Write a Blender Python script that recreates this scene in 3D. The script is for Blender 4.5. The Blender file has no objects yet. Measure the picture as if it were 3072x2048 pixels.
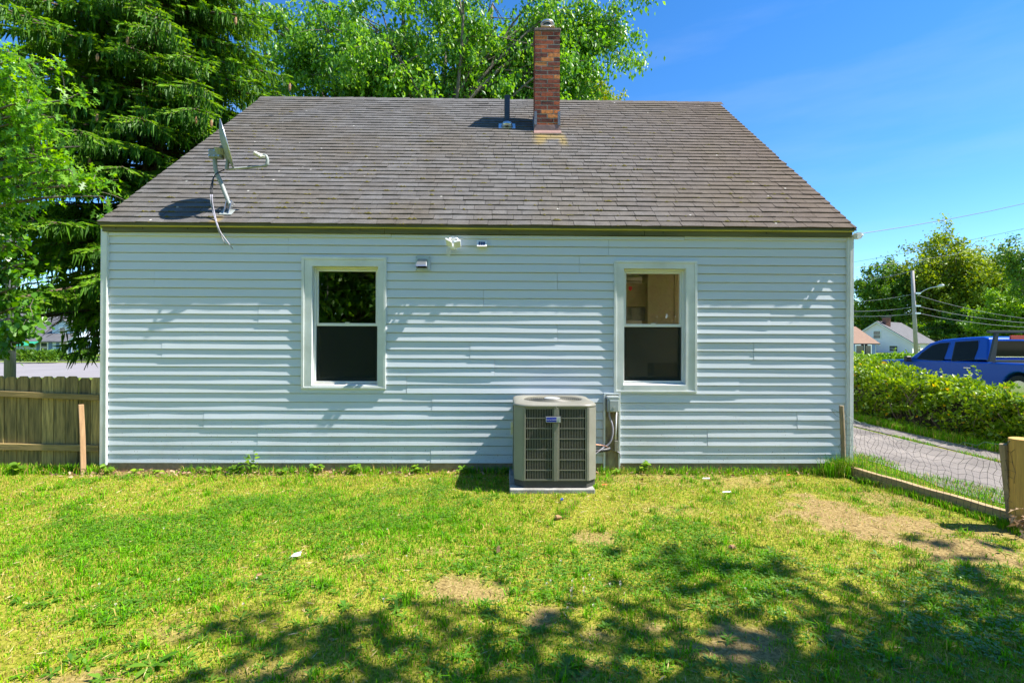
import bpy, math, random
import numpy as np
from mathutils import Vector, Matrix

random.seed(7); RNG = np.random.default_rng(11)
scene = bpy.context.scene
COL = scene.collection
R = math.radians

# ------------------------------------------------------------------ camera
CAM = Vector((0.2683, -5.7954, 1.5143)); FPX = 1480.4
CROT = (Matrix.Rotation(-0.0155, 3, 'Z') @ Matrix.Rotation(math.pi/2 + 0.0018, 3, 'X') @ Matrix.Rotation(0.0044, 3, 'Z'))
cd = bpy.data.cameras.new('camera'); cam = bpy.data.objects.new('camera', cd); COL.objects.link(cam)
cam.matrix_world = Matrix.Translation(CAM) @ CROT.to_4x4()
cd.sensor_width = 36; cd.lens = 36*FPX/3072; cd.clip_end = 2000; cd.clip_start = 0.05
scene.camera = cam

# ------------------------------------------------------------------ sky, sun, exposure
SUN = Vector((0.70, -0.085, 1.0)).normalized()
world = bpy.data.worlds.new('World'); scene.world = world; world.use_nodes = True
wn = world.node_tree.nodes; wl = world.node_tree.links
sky = wn.new('ShaderNodeTexSky'); sky.sky_type = 'NISHITA'; sky.sun_disc = False
sky.sun_elevation = math.asin(SUN.z); sky.sun_rotation = math.atan2(SUN.x, SUN.y)
sky.air_density = 1.0; sky.dust_density = 0.0; sky.ozone_density = 2.6; sky.altitude = 2000
bg = wn['Background']; bg.inputs['Strength'].default_value = 0.112
sat = wn.new('ShaderNodeHueSaturation'); sat.inputs['Saturation'].default_value = 1.29; sat.inputs['Hue'].default_value = 0.502
wl.new(sky.outputs['Color'], sat.inputs['Color']); tc = wn.new('ShaderNodeTexCoord'); mp = wn.new('ShaderNodeMapping'); mp.inputs['Scale'].default_value = (1.2, 1.2, 7.0); mp.inputs['Rotation'].default_value = (0, R(-16), 0)
cz_ = wn.new('ShaderNodeTexNoise'); cz_.inputs['Scale'].default_value = 1.8; cz_.inputs['Detail'].default_value = 6; cz_.inputs['Roughness'].default_value = 0.55
wl.new(tc.outputs['Generated'], mp.inputs[0]); wl.new(mp.outputs[0], cz_.inputs['Vector'])
cr_ = wn.new('ShaderNodeMapRange'); cr_.inputs[1].default_value = 0.48; cr_.inputs[2].default_value = 0.8; cr_.inputs[4].default_value = 0.12; wl.new(cz_.outputs['Fac'], cr_.inputs[0])
cm_ = wn.new('ShaderNodeMix'); cm_.data_type = 'RGBA'; cm_.inputs[7].default_value = (3.2, 3.6, 4.4, 1)      # thin high cirrus
wl.new(cr_.outputs[0], cm_.inputs[0]); wl.new(sat.outputs[0], cm_.inputs[6]); wl.new(cm_.outputs[2], bg.inputs['Color'])
sd = bpy.data.lights.new('sun', 'SUN'); sd.energy = 4.6; sd.angle = R(0.5); sd.color = (1.0, 0.95, 0.88)
so = bpy.data.objects.new('sun', sd); COL.objects.link(so)
so.rotation_euler = SUN.to_track_quat('Z', 'Y').to_euler(); so.location = (8, -3, 14)
vs = scene.view_settings; vs.view_transform = 'Standard'; vs.look = 'None'; vs.gamma = 1.0; vs.exposure = 1.33
vs.use_curve_mapping = False
scene.cycles.max_bounces = 8; scene.cycles.transparent_max_bounces = 12
scene.cycles.caustics_reflective = False; scene.cycles.caustics_refractive = False

# ------------------------------------------------------------------ helpers
def ray(u, v):
    return CROT @ Vector(((u-1536)/FPX, (1024-v)/FPX, -1))
def aty(u, v, y):
    d = ray(u, v); return CAM + d*((y-CAM.y)/d.y)
def atz(u, v, z=0.0):
    d = ray(u, v); return CAM + d*((z-CAM.z)/d.z)
def atx(u, v, x):
    d = ray(u, v); return CAM + d*((x-CAM.x)/d.x)
def atd(u, v, depth): return aty(u, v, CAM.y+depth)

ORG = {}
def org(o): return ORG.get(o.name, Vector((0, 0, 0))) if o else Vector((0, 0, 0))
def tag(o, label=None, cat=None, group=None, kind=None):
    if label: o['label'] = label
    if cat: o['category'] = cat
    if group: o['group'] = group
    if kind: o['kind'] = kind
    return o
def thing(name, loc, label, cat, group=None):
    o = bpy.data.objects.new(name, None); COL.objects.link(o); o.location = loc; o.empty_display_size = .1
    ORG[o.name] = Vector(loc); tag(o, label, cat, group); return o
def add_obj(name, me, mat, parent=None, loc=None, rot=None):
    """loc in world space; parent's origin is subtracted"""
    o = bpy.data.objects.new(name, me); COL.objects.link(o)
    if mat and not me.materials: me.materials.append(mat)
    w = Vector(loc) if loc is not None else org(parent)
    if parent: o.parent = parent; o.location = w - org(parent)
    else: o.location = w
    if rot is not None: o.rotation_euler = rot
    ORG[o.name] = w
    return o

class MB:
    def __init__(s): s.v = []; s.f = []
    def add(s, vs, fs):
        n = len(s.v); s.v += [tuple(p) for p in vs]; s.f += [tuple(i+n for i in f) for f in fs]; return s
    def box(s, x0, x1, y0, y1, z0, z1):
        if x0 > x1: x0, x1 = x1, x0
        if y0 > y1: y0, y1 = y1, y0
        if z0 > z1: z0, z1 = z1, z0
        return s.add([(x0,y0,z0),(x1,y0,z0),(x1,y1,z0),(x0,y1,z0),(x0,y0,z1),(x1,y0,z1),(x1,y1,z1),(x0,y1,z1)],
                     [(0,3,2,1),(4,5,6,7),(0,1,5,4),(1,2,6,5),(2,3,7,6),(3,0,4,7)])
    def hexa(s, p):   # 8 points ordered as box
        return s.add(p, [(0,3,2,1),(4,5,6,7),(0,1,5,4),(1,2,6,5),(2,3,7,6),(3,0,4,7)])
    def quad(s, a, b, c, d): return s.add([a,b,c,d], [(0,1,2,3)])
    def poly(s, pts): return s.add(pts, [tuple(range(len(pts)))])
    def prism(s, pts, off):
        off = Vector(off); n = len(pts); P = [Vector(p) for p in pts]
        return s.add(P+[p+off for p in P], [tuple(range(n))[::-1], tuple(range(n, 2*n))]+[(i,(i+1)%n,(i+1)%n+n,i+n) for i in range(n)])
    def tube(s, path, rad, n=8, caps=True):
        P = [Vector(p) for p in path]; m = len(P)
        if not hasattr(rad, '__len__'): rad = [rad]*m
        base = len(s.v); up = None
        for i, p in enumerate(P):
            t = (P[min(i+1, m-1)]-P[max(i-1, 0)]).normalized()
            if up is None: up = Vector((0,0,1)) if abs(t.z) < .9 else Vector((1,0,0))
            a = t.cross(up).normalized(); b = a.cross(t).normalized(); up = b
            for k in range(n):
                q = 2*math.pi*k/n; s.v.append(tuple(p+(a*math.cos(q)+b*math.sin(q))*rad[i]))
        for i in range(m-1):
            for k in range(n):
                s.f.append((base+i*n+k, base+i*n+(k+1)%n, base+(i+1)*n+(k+1)%n, base+(i+1)*n+k))
        if caps:
            s.f.append(tuple(base+k for k in range(n))[::-1]); s.f.append(tuple(base+(m-1)*n+k for k in range(n)))
        return s
    def build(s, name, mat, parent=None, smooth=False, bevel=0, seg=2):
        o0 = org(parent); me = bpy.data.meshes.new(name)
        me.from_pydata([(a-o0.x, b-o0.y, c-o0.z) for a,b,c in s.v], [], s.f); me.update()
        if smooth: me.shade_smooth()
        o = add_obj(name, me, mat, parent)
        if bevel:
            m = o.modifiers.new('bevel', 'BEVEL'); m.width = bevel; m.segments = seg; m.limit_method = 'ANGLE'; m.angle_limit = R(40)
        return o
def boxo(name, mat, parent, *a, bevel=0): return MB().box(*a).build(name, mat, parent, bevel=bevel)
def single(o, label, cat, group=None):
    """top-level single mesh built around the world origin: move its origin to its own base"""
    me = o.data; n = len(me.vertices); co = np.empty(n*3); me.vertices.foreach_get('co', co); co = co.reshape(-1, 3)
    c = Vector(((co[:,0].min()+co[:,0].max())/2, (co[:,1].min()+co[:,1].max())/2, co[:,2].min()))
    co -= np.array(c); me.vertices.foreach_set('co', co.ravel()); me.update(); o.location = c; ORG[o.name] = c
    return tag(o, label, cat, group)

def np_mesh(name, V, quads=None, tris=None, attr=None, color=None):
    me = bpy.data.meshes.new(name); V = np.asarray(V, np.float32); me.vertices.add(len(V)); me.vertices.foreach_set('co', V.ravel())
    nq = 0 if quads is None else len(quads); nt = 0 if tris is None else len(tris)
    idx = np.concatenate(([] if nq == 0 else [np.asarray(quads).ravel()])+([] if nt == 0 else [np.asarray(tris).ravel()])).astype(np.int32)
    me.loops.add(len(idx)); me.loops.foreach_set('vertex_index', idx)
    me.polygons.add(nq+nt)
    st = np.concatenate([np.arange(nq)*4, nq*4+np.arange(nt)*3]).astype(np.int32)
    me.polygons.foreach_set('loop_start', st)
    me.update(calc_edges=True)
    if attr is not None:
        a = me.attributes.new('rnd', 'FLOAT', 'POINT'); a.data.foreach_set('value', np.asarray(attr, np.float32))
    if color is not None:
        a = me.attributes.new('col', 'FLOAT_COLOR', 'POINT')
        c = np.ones((len(V), 4), np.float32); c[:, :3] = color; a.data.foreach_set('color', c.ravel())
    return me
def unit(a): return a/np.maximum(np.linalg.norm(a, axis=-1, keepdims=True), 1e-9)
def vnoise(x, y, s, seed=0):
    """smooth 2-D value noise in 0..1"""
    x = np.asarray(x)*s; y = np.asarray(y)*s
    xi = np.floor(x).astype(int); yi = np.floor(y).astype(int); fx = x-xi; fy = y-yi
    fx = fx*fx*(3-2*fx); fy = fy*fy*(3-2*fy)
    def h(i, j):
        n = (i*374761393 + j*668265263 + seed*982451653) & 0x7fffffff
        n = ((n ^ (n >> 13))*1274126177) & 0x7fffffff
        return ((n ^ (n >> 16)) & 0xffff)/65535.0
    return (h(xi,yi)*(1-fx)+h(xi+1,yi)*fx)*(1-fy)+(h(xi,yi+1)*(1-fx)+h(xi+1,yi+1)*fx)*fy

# ------------------------------------------------------------------ materials
def newmat(name):
    m = bpy.data.materials.new(name); m.use_nodes = True; n = m.node_tree.nodes
    return m, n, m.node_tree.links, n['Principled BSDF']
def c4(c): return (c[0], c[1], c[2], 1)
def mixc(n, l, fac, a, b, blend='MIX'):
    m = n.new('ShaderNodeMix'); m.data_type = 'RGBA'; m.blend_type = blend
    for sock, val in ((m.inputs[0], fac), (m.inputs[6], a), (m.inputs[7], b)):
        if isinstance(val, bpy.types.NodeSocket): l.new(val, sock)
        elif isinstance(val, (int, float)): sock.default_value = val
        else: sock.default_value = c4(val)
    return m.outputs[2]
def ramp(n, l, fac, stops):
    r = n.new('ShaderNodeValToRGB'); e = r.color_ramp.elements
    while len(e) < len(stops): e.new(0.5)
    for i, (p, c) in enumerate(stops): e[i].position = p; e[i].color = c4(c)
    if fac is not None: l.new(fac, r.inputs[0])
    return r.outputs[0]
def noise(n, l, scale, detail=4, coord=None, rough=0.6, stretch=None):
    t = n.new('ShaderNodeTexNoise'); t.inputs['Scale'].default_value = scale; t.inputs['Detail'].default_value = detail
    t.inputs['Roughness'].default_value = rough
    if coord is None:
        g = n.new('ShaderNodeNewGeometry'); coord = g.outputs['Position']
    if stretch:
        mp = n.new('ShaderNodeMapping'); mp.inputs['Scale'].default_value = stretch; l.new(coord, mp.inputs[0]); coord = mp.outputs[0]
    l.new(coord, t.inputs['Vector']); return t.outputs['Fac']
def bumpn(n, l, p, h, strength, dist=0.01):
    b = n.new('ShaderNodeBump'); b.inputs['Strength'].default_value = strength; b.inputs['Distance'].default_value = dist
    l.new(h, b.inputs['Height']); l.new(b.outputs[0], p.inputs['Normal'])
def pmat(name, c1, c2=None, scale=20, rough=0.6, bump=0.0, bscale=None, metal=0.0, stretch=None, spec=0.5, detail=4, vary=0.0, dist=0.01):
    m, n, l, p = newmat(name)
    c2 = c2 or tuple(x*0.8 for x in c1)
    f = noise(n, l, scale, detail, stretch=stretch)
    f2 = ramp(n, l, f, [(0.32, (0,0,0)), (0.68, (1,1,1))])
    c = mixc(n, l, f2, c1, c2)
    if vary:
        oi = n.new('ShaderNodeObjectInfo'); hs = n.new('ShaderNodeHueSaturation'); mr = n.new('ShaderNodeMapRange')
        l.new(oi.outputs['Random'], mr.inputs[0]); mr.inputs[3].default_value = 1-vary; mr.inputs[4].default_value = 1+vary
        l.new(mr.outputs[0], hs.inputs['Value']); l.new(c, hs.inputs['Color']); c = hs.outputs[0]
    l.new(c, p.inputs['Base Color']); p.inputs['Roughness'].default_value = rough; p.inputs['Metallic'].default_value = metal
    p.inputs['Specular IOR Level'].default_value = spec
    if bump: bumpn(n, l, p, noise(n, l, bscale or scale*2, 5, stretch=stretch), bump, dist)
    return m
def leafmat(name, stops, trans=0.35, rough=0.5, spec=0.35):
    m, n, l, p = newmat(name)
    a = n.new('ShaderNodeAttribute'); a.attribute_name = 'rnd'
    c = ramp(n, l, a.outputs['Fac'], stops)
    l.new(c, p.inputs['Base Color']); p.inputs['Roughness'].default_value = rough; p.inputs['Specular IOR Level'].default_value = spec
    t = n.new('ShaderNodeBsdfTranslucent'); hs = n.new('ShaderNodeHueSaturation'); hs.inputs['Saturation'].default_value = 1.1; hs.inputs['Value'].default_value = 1.5
    hs.inputs['Hue'].default_value = 0.485
    l.new(c, hs.inputs['Color']); l.new(hs.outputs[0], t.inputs['Color'])
    mx = n.new('ShaderNodeMixShader'); mx.inputs[0].default_value = trans
    l.new(p.outputs[0], mx.inputs[1]); l.new(t.outputs[0], mx.inputs[2]); l.new(mx.outputs[0], n['Material Output'].inputs['Surface'])
    return m
def colmat(name, trans=0.3, rough=0.55):
    m, n, l, p = newmat(name); a = n.new('ShaderNodeAttribute'); a.attribute_name = 'col'
    l.new(a.outputs['Color'], p.inputs['Base Color']); p.inputs['Roughness'].default_value = rough; p.inputs['Specular IOR Level'].default_value = 0.15
    t = n.new('ShaderNodeBsdfTranslucent'); l.new(a.outputs['Color'], t.inputs['Color'])
    mx = n.new('ShaderNodeMixShader'); mx.inputs[0].default_value = trans
    l.new(p.outputs[0], mx.inputs[1]); l.new(t.outputs[0], mx.inputs[2]); l.new(mx.outputs[0], n['Material Output'].inputs['Surface'])
    return m
def glassmat(name, tint=(1,1,1), ior=1.5, rough=0.0, opac=0.0, dark=(0.01,0.01,0.01)):
    """thin window pane: transparent with fresnel reflection; opac adds a dark film"""
    m, n, l, p = newmat(name); n.remove(p)
    tr = n.new('ShaderNodeBsdfTransparent'); tr.inputs[0].default_value = c4(tint)
    gl = n.new('ShaderNodeBsdfGlossy'); gl.inputs['Roughness'].default_value = rough
    fr = n.new('ShaderNodeFresnel'); fr.inputs['IOR'].default_value = ior
    df = n.new('ShaderNodeBsdfDiffuse'); df.inputs[0].default_value = c4(dark)
    m0 = n.new('ShaderNodeMixShader'); m0.inputs[0].default_value = opac; l.new(tr.outputs[0], m0.inputs[1]); l.new(df.outputs[0], m0.inputs[2])
    mx = n.new('ShaderNodeMixShader'); l.new(fr.outputs[0], mx.inputs[0]); l.new(m0.outputs[0], mx.inputs[1]); l.new(gl.outputs[0], mx.inputs[2])
    l.new(mx.outputs[0], n['Material Output'].inputs['Surface']); return m

M = {}
def sidingmat():
    m, n, l, p = newmat('vinyl_siding'); g = n.new('ShaderNodeNewGeometry'); pos = g.outputs['Position']; oi = n.new('ShaderNodeObjectInfo')
    c = mixc(n, l, noise(n, l, 2.5, 4, pos, stretch=(0.3,1,3)), (0.645,0.70,0.755), (0.585,0.635,0.685))
    c = mixc(n, l, oi.outputs['Random'], c, mixc(n, l, 0.5, c, (0.60,0.64,0.655)))
    sx = n.new('ShaderNodeSeparateXYZ'); l.new(pos, sx.inputs[0])
    mr = n.new('ShaderNodeMapRange'); l.new(sx.outputs['Z'], mr.inputs[0]); mr.inputs[1].default_value = 0.9; mr.inputs[2].default_value = 0.1; mr.inputs[3].default_value = 0.0; mr.inputs[4].default_value = 1.0
    sp = ramp(n, l, noise(n, l, 75, 2, pos, 0.5, stretch=(1,1,0.6)), [(0.69, (0,0,0)), (0.73, (1,1,1))]); sp = mixc(n, l, 1.0, sp, mr.outputs[0], 'MULTIPLY')   # splashed soil specks low on the wall
    gm = ramp(n, l, noise(n, l, 1.6, 5, pos, 0.7), [(0.45, (0,0,0)), (0.8, (1,1,1))]); gm = mixc(n, l, 1.0, gm, mr.outputs[0], 'MULTIPLY')
    c = mixc(n, l, mixc(n, l, 1.0, gm, (0.5,0.5,0.5), 'MULTIPLY'), c, (0.36,0.36,0.30)); c = mixc(n, l, sp, c, (0.12,0.10,0.07))
    l.new(c, p.inputs['Base Color']); p.inputs['Roughness'].default_value = 0.45; p.inputs['Specular IOR Level'].default_value = 0.4
    bumpn(n, l, p, noise(n, l, 60, 4, pos, stretch=(0.12,1,5)), 0.05, 0.003); return m
M['siding'] = sidingmat()
M['trim'] = pmat('white_trim', (0.74,0.77,0.76), (0.56,0.59,0.56), 2.6, 0.42, detail=8)
M['vinylwhite'] = pmat('white_vinyl', (0.74,0.76,0.74), (0.70,0.72,0.70), 6, 0.35)
M['fascia'] = pmat('weathered_fascia', (0.15,0.145,0.055), (0.07,0.075,0.03), 6, 0.85, 0.4, 30, stretch=(0.2,1,4))  # olive tint of lawn bounce mixed into the wood colour
M['drip'] = pmat('drip_edge', (0.66,0.60,0.10), (0.56,0.52,0.08), 8, 0.5)  # green-yellow light bounced off the lawn is put into this colour
M['foundation'] = pmat('foundation', (0.34,0.27,0.16), (0.22,0.17,0.10), 12, 0.9, 0.5, 60)
M['dark'] = pmat('dark_void', (0.02,0.02,0.02), (0.015,0.015,0.015), 5, 0.9)
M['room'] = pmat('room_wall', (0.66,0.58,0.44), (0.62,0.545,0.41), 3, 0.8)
M['roomshade'] = pmat('room_wall_shade', (0.05,0.05,0.045), (0.04,0.04,0.035), 3, 0.8)  # darkened wall colour stands for the unlit left room
M['cabinet'] = pmat('cabinet_paint', (0.46,0.37,0.21), (0.42,0.34,0.19), 3, 0.45)
M['steel'] = pmat('steel', (0.35,0.35,0.34), (0.3,0.3,0.3), 9, 0.35, metal=0.8)
M['glass'] = glassmat('window_glass', (0.94,0.96,0.94), 2.0)
M['screen'] = glassmat('insect_screen', (0.75,0.78,0.75), 1.05, 0.4, 0.62, (0.028,0.034,0.028))
M['chimney_mortar'] = pmat('mortar', (0.50,0.42,0.33), (0.34,0.28,0.22), 30, 0.95, 0.5, 90)
M['flashing'] = pmat('copper_flashing', (0.33,0.19,0.15), (0.22,0.13,0.11), 10, 0.55, 0.2, 30)
M['lead'] = pmat('lead_flashing', (0.20,0.22,0.26), (0.13,0.14,0.17), 14, 0.5, 0.3, 40)
M['galv'] = pmat('galvanised', (0.62,0.64,0.66), (0.5,0.52,0.54), 14, 0.3, metal=0.85)
M['flue'] = pmat('clay_flue', (0.5,0.33,0.12), (0.38,0.25,0.1), 14, 0.8)
M['concap'] = pmat('chimney_crown', (0.21,0.15,0.13), (0.10,0.075,0.07), 14, 0.95, 0.5, 40)
M['pvc'] = pmat('black_pipe', (0.028,0.034,0.045), (0.02,0.024,0.03), 10, 0.4)
M['acpaint'] = pmat('taupe_steel', (0.255,0.245,0.20), (0.20,0.19,0.15), 3.5, 0.42, detail=8)
M['acdark'] = pmat('coil_fins', (0.055,0.055,0.05), (0.03,0.03,0.028), 40, 0.7)
M['acbase'] = pmat('base_pan', (0.06,0.06,0.055), (0.04,0.04,0.035), 10, 0.6)
M['acslat'] = pmat('grille_paint', (0.21,0.20,0.155), (0.19,0.18,0.14), 8, 0.5)
M['pad'] = pmat('concrete_pad', (0.38,0.37,0.33), (0.22,0.21,0.18), 9, 0.9, 0.4, 120)
M['badge'] = pmat('blue_badge', (0.01,0.035,0.42), (0.01,0.03,0.38), 10, 0.35)
M['silver'] = pmat('silver_badge', (0.55,0.58,0.6), (0.5,0.52,0.55), 10, 0.35, metal=0.3)
M['white'] = pmat('white_plastic', (0.80,0.81,0.80), (0.76,0.77,0.76), 10, 0.4)
M['grey'] = pmat('grey_enamel', (0.42,0.46,0.45), (0.37,0.41,0.40), 8, 0.4)
M['dishgrey'] = pmat('dish_grey', (0.30,0.33,0.31), (0.25,0.275,0.26), 9, 0.5, 0.1, 40)
M['lnb'] = pmat('lnb_plastic', (0.62,0.61,0.50), (0.55,0.54,0.44), 9, 0.5)
M['cable'] = pmat('black_cable', (0.02,0.02,0.022), (0.03,0.03,0.03), 9, 0.45)
M['cablegrey'] = pmat('grey_cable', (0.38,0.36,0.42), (0.30,0.29,0.34), 9, 0.5)
M['foam'] = pmat('black_foam', (0.02,0.02,0.022), (0.035,0.035,0.035), 60, 0.45, 0.5, 60)
M['copper'] = pmat('copper', (0.45,0.22,0.13), (0.36,0.17,0.1), 9, 0.4, metal=0.6)
M['solar'] = pmat('solar_cell', (0.015,0.03,0.10), (0.02,0.04,0.12), 9, 0.2)
M['oldboard'] = pmat('old_board', (0.42,0.36,0.20), (0.16,0.12,0.08), 9, 0.9, 0.5, 30, stretch=(2,2,0.7))
M['fence'] = pmat('weathered_picket', (0.42,0.31,0.11), (0.10,0.085,0.032), 5, 0.85, 0.5, 18, stretch=(6,6,0.55), vary=0.38)
M['railw'] = pmat('weathered_rail', (0.36,0.25,0.09), (0.18,0.135,0.05), 7, 0.85, 0.5, 18, stretch=(0.5,6,6), vary=0.15)
M['stake'] = pmat('raw_stake', (0.52,0.31,0.16), (0.38,0.22,0.11), 9, 0.75, 0.3, 20, stretch=(8,8,0.6))
M['greystake'] = pmat('grey_stake', (0.36,0.27,0.15), (0.22,0.165,0.10), 9, 0.85, 0.5, 20, stretch=(9,9,0.6))
M['roundpost'] = pmat('treated_post', (0.62,0.36,0.08), (0.44,0.25,0.06), 8, 0.75, 0.4, 22, stretch=(9,9,0.5))
M['timber'] = pmat('edging_timber', (0.42,0.29,0.13), (0.30,0.21,0.10), 7, 0.85, 0.5, 18, stretch=(6,0.5,6))
M['wire'] = pmat('green_wire', (0.03,0.10,0.07), (0.02,0.07,0.05), 9, 0.4)
M['wiredark'] = pmat('dark_wire', (0.035,0.04,0.038), (0.03,0.03,0.03), 9, 0.5)
M['asphalt'] = pmat('old_asphalt', (0.24,0.21,0.185), (0.12,0.105,0.095), 1.3, 0.95, 0.5, 220, detail=8)
M['road'] = pmat('road_asphalt', (0.24,0.22,0.22), (0.20,0.185,0.185), 0.5, 0.95, detail=6)
M['stonewall'] = pmat('kerb_stone', (0.33,0.29,0.25), (0.2,0.175,0.15), 3, 0.9, 0.5, 6)
M['bark'] = pmat('bark', (0.23,0.19,0.15), (0.09,0.075,0.06), 9, 0.95, 0.9, 16, stretch=(3,3,0.6), dist=0.03)
M['bark2'] = pmat('spruce_bark', (0.28,0.22,0.18), (0.11,0.085,0.07), 12, 0.95, 0.9, 20, stretch=(2,2,0.9), dist=0.03)
M['polewood'] = pmat('pole_wood', (0.42,0.38,0.36), (0.30,0.27,0.26), 7, 0.9, 0.3, 15, stretch=(5,5,0.4))
M['poledark'] = pmat('old_pole_wood', (0.20,0.20,0.21), (0.11,0.11,0.12), 7, 0.9, 0.3, 15, stretch=(5,5,0.4))
M['spruce'] = leafmat('spruce_needles', [(0.0,(0.04,0.115,0.014)), (0.5,(0.12,0.29,0.02)), (1.0,(0.30,0.50,0.035))], 0.3, 0.5, 0.3)  # ramp carries sunlit tips and shaded interior as colour
M['twig'] = pmat('twig', (0.16,0.11,0.07), (0.09,0.065,0.045), 9, 0.9)
M['maple'] = leafmat('maple_leaf', [(0.0,(0.06,0.18,0.020)), (0.55,(0.125,0.31,0.03)), (1.0,(0.27,0.45,0.06))], 0.45, 0.4, 0.4)
M['yellowleaf'] = leafmat('yellow_green_leaf', [(0.0,(0.12,0.19,0.010)), (0.5,(0.22,0.30,0.012)), (1.0,(0.36,0.42,0.02))], 0.42, 0.45)
M['oakleaf'] = leafmat('oak_leaf', [(0.0,(0.08,0.22,0.014)), (0.5,(0.15,0.37,0.02)), (1.0,(0.26,0.48,0.04))], 0.5, 0.28, 0.6)
M['shrubleaf'] = leafmat('shrub_leaf', [(0.0,(0.05,0.16,0.012)), (0.5,(0.10,0.27,0.018)), (1.0,(0.16,0.34,0.03))], 0.45, 0.35, 0.5)
M['hedgeleaf'] = leafmat('hedge_leaf', [(0.0,(0.06,0.15,0.008)), (0.45,(0.17,0.30,0.012)), (0.85,(0.38,0.47,0.02)), (1.0,(0.66,0.44,0.04))], 0.35, 0.4, 0.45)
M['farhedge'] = leafmat('far_hedge_leaf', [(0.0,(0.07,0.19,0.010)), (0.5,(0.16,0.33,0.014)), (1.0,(0.28,0.45,0.02))], 0.35, 0.45)
M['rightleaf'] = leafmat('right_tree_leaf', [(0.0,(0.09,0.16,0.012)), (0.5,(0.18,0.27,0.014)), (1.0,(0.32,0.40,0.02))], 0.35, 0.45)
M['darkleaf'] = leafmat('dark_tree_leaf', [(0.0,(0.045,0.12,0.012)), (0.5,(0.09,0.21,0.016)), (1.0,(0.18,0.32,0.02))], 0.3, 0.45)
M['weed'] = leafmat('weed_leaf', [(0.0,(0.09,0.21,0.012)), (0.5,(0.17,0.32,0.016)), (1.0,(0.28,0.42,0.02))], 0.4, 0.45)
M['rosette'] = leafmat('rosette_leaf', [(0.0,(0.06,0.17,0.014)), (0.5,(0.10,0.25,0.018)), (1.0,(0.17,0.32,0.03))], 0.35, 0.4, 0.5)
M['grass'] = colmat('grass_blade', 0.35)
M['moss'] = pmat('moss', (0.16,0.13,0.012), (0.06,0.055,0.01), 40, 0.95)
M['deadleaf'] = pmat('dead_leaf', (0.36,0.19,0.08), (0.24,0.13,0.06), 20, 0.8)
M['paper'] = pmat('white_scrap', (0.75,0.75,0.76), (0.68,0.68,0.7), 20, 0.7)
M['clover'] = pmat('clover_flower', (0.72,0.66,0.56), (0.6,0.5,0.42), 200, 0.8)
M['bluebit'] = pmat('blue_bit', (0.05,0.10,0.35), (0.04,0.08,0.3), 20, 0.5)
M['orangebit'] = pmat('orange_bit', (0.65,0.16,0.03), (0.55,0.13,0.03), 20, 0.6)
# truck
def carpaint():
    m, n, l, p = newmat('blue_car_paint'); p.inputs['Base Color'].default_value = (0.005,0.075,0.48,1)
    p.inputs['Specular IOR Level'].default_value = 0.3; p.inputs['Roughness'].default_value = 0.3; p.inputs['Metallic'].default_value = 0.0; p.inputs['Coat Weight'].default_value = 0.0; p.inputs['Coat Roughness'].default_value = 0.05
    return m
M['carpaint'] = carpaint()
M['carglass'] = pmat('dark_car_glass', (0.012,0.016,0.016), (0.01,0.012,0.012), 5, 0.05, spec=0.1)
M['carclear'] = glassmat('car_side_glass', (0.55,0.75,0.68), 1.55)
M['tyre'] = pmat('tyre', (0.02,0.02,0.02), (0.03,0.03,0.03), 30, 0.85)
M['blackmetal'] = pmat('black_rack', (0.025,0.026,0.03), (0.02,0.02,0.022), 9, 0.45)
M['redlamp'] = pmat('red_lens', (0.62,0.02,0.015), (0.5,0.015,0.01), 9, 0.2)
M['chrome'] = pmat('chrome', (0.7,0.7,0.72), (0.65,0.65,0.66), 9, 0.15, metal=1.0)
# far houses
M['whitesiding'] = pmat('far_white_siding', (0.80,0.74,0.80), (0.74,0.69,0.74), 0.8, 0.6)
M['bluesiding'] = pmat('pale_blue_siding', (0.55,0.63,0.74), (0.50,0.58,0.69), 0.8, 0.6)
M['creamsiding'] = pmat('far_cream_siding', (0.72,0.70,0.62), (0.65,0.63,0.56), 0.8, 0.6)
M['darkroof'] = pmat('far_dark_roof', (0.12,0.12,0.13), (0.08,0.08,0.085), 2, 0.9)
M['brownroof'] = pmat('far_brown_roof', (0.26,0.16,0.10), (0.20,0.12,0.08), 3, 0.9)
M['farglass'] = pmat('far_pane', (0.05,0.06,0.07), (0.03,0.04,0.045), 1, 0.1, spec=0.8)
M['shutter'] = pmat('blue_shutter', (0.12,0.20,0.36), (0.1,0.17,0.3), 3, 0.6)
M['awning'] = pmat('green_awning', (0.02,0.30,0.16), (0.015,0.24,0.13), 3, 0.7)
M['farbrick'] = pmat('far_brick', (0.28,0.12,0.08), (0.2,0.08,0.06), 6, 0.9)

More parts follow.
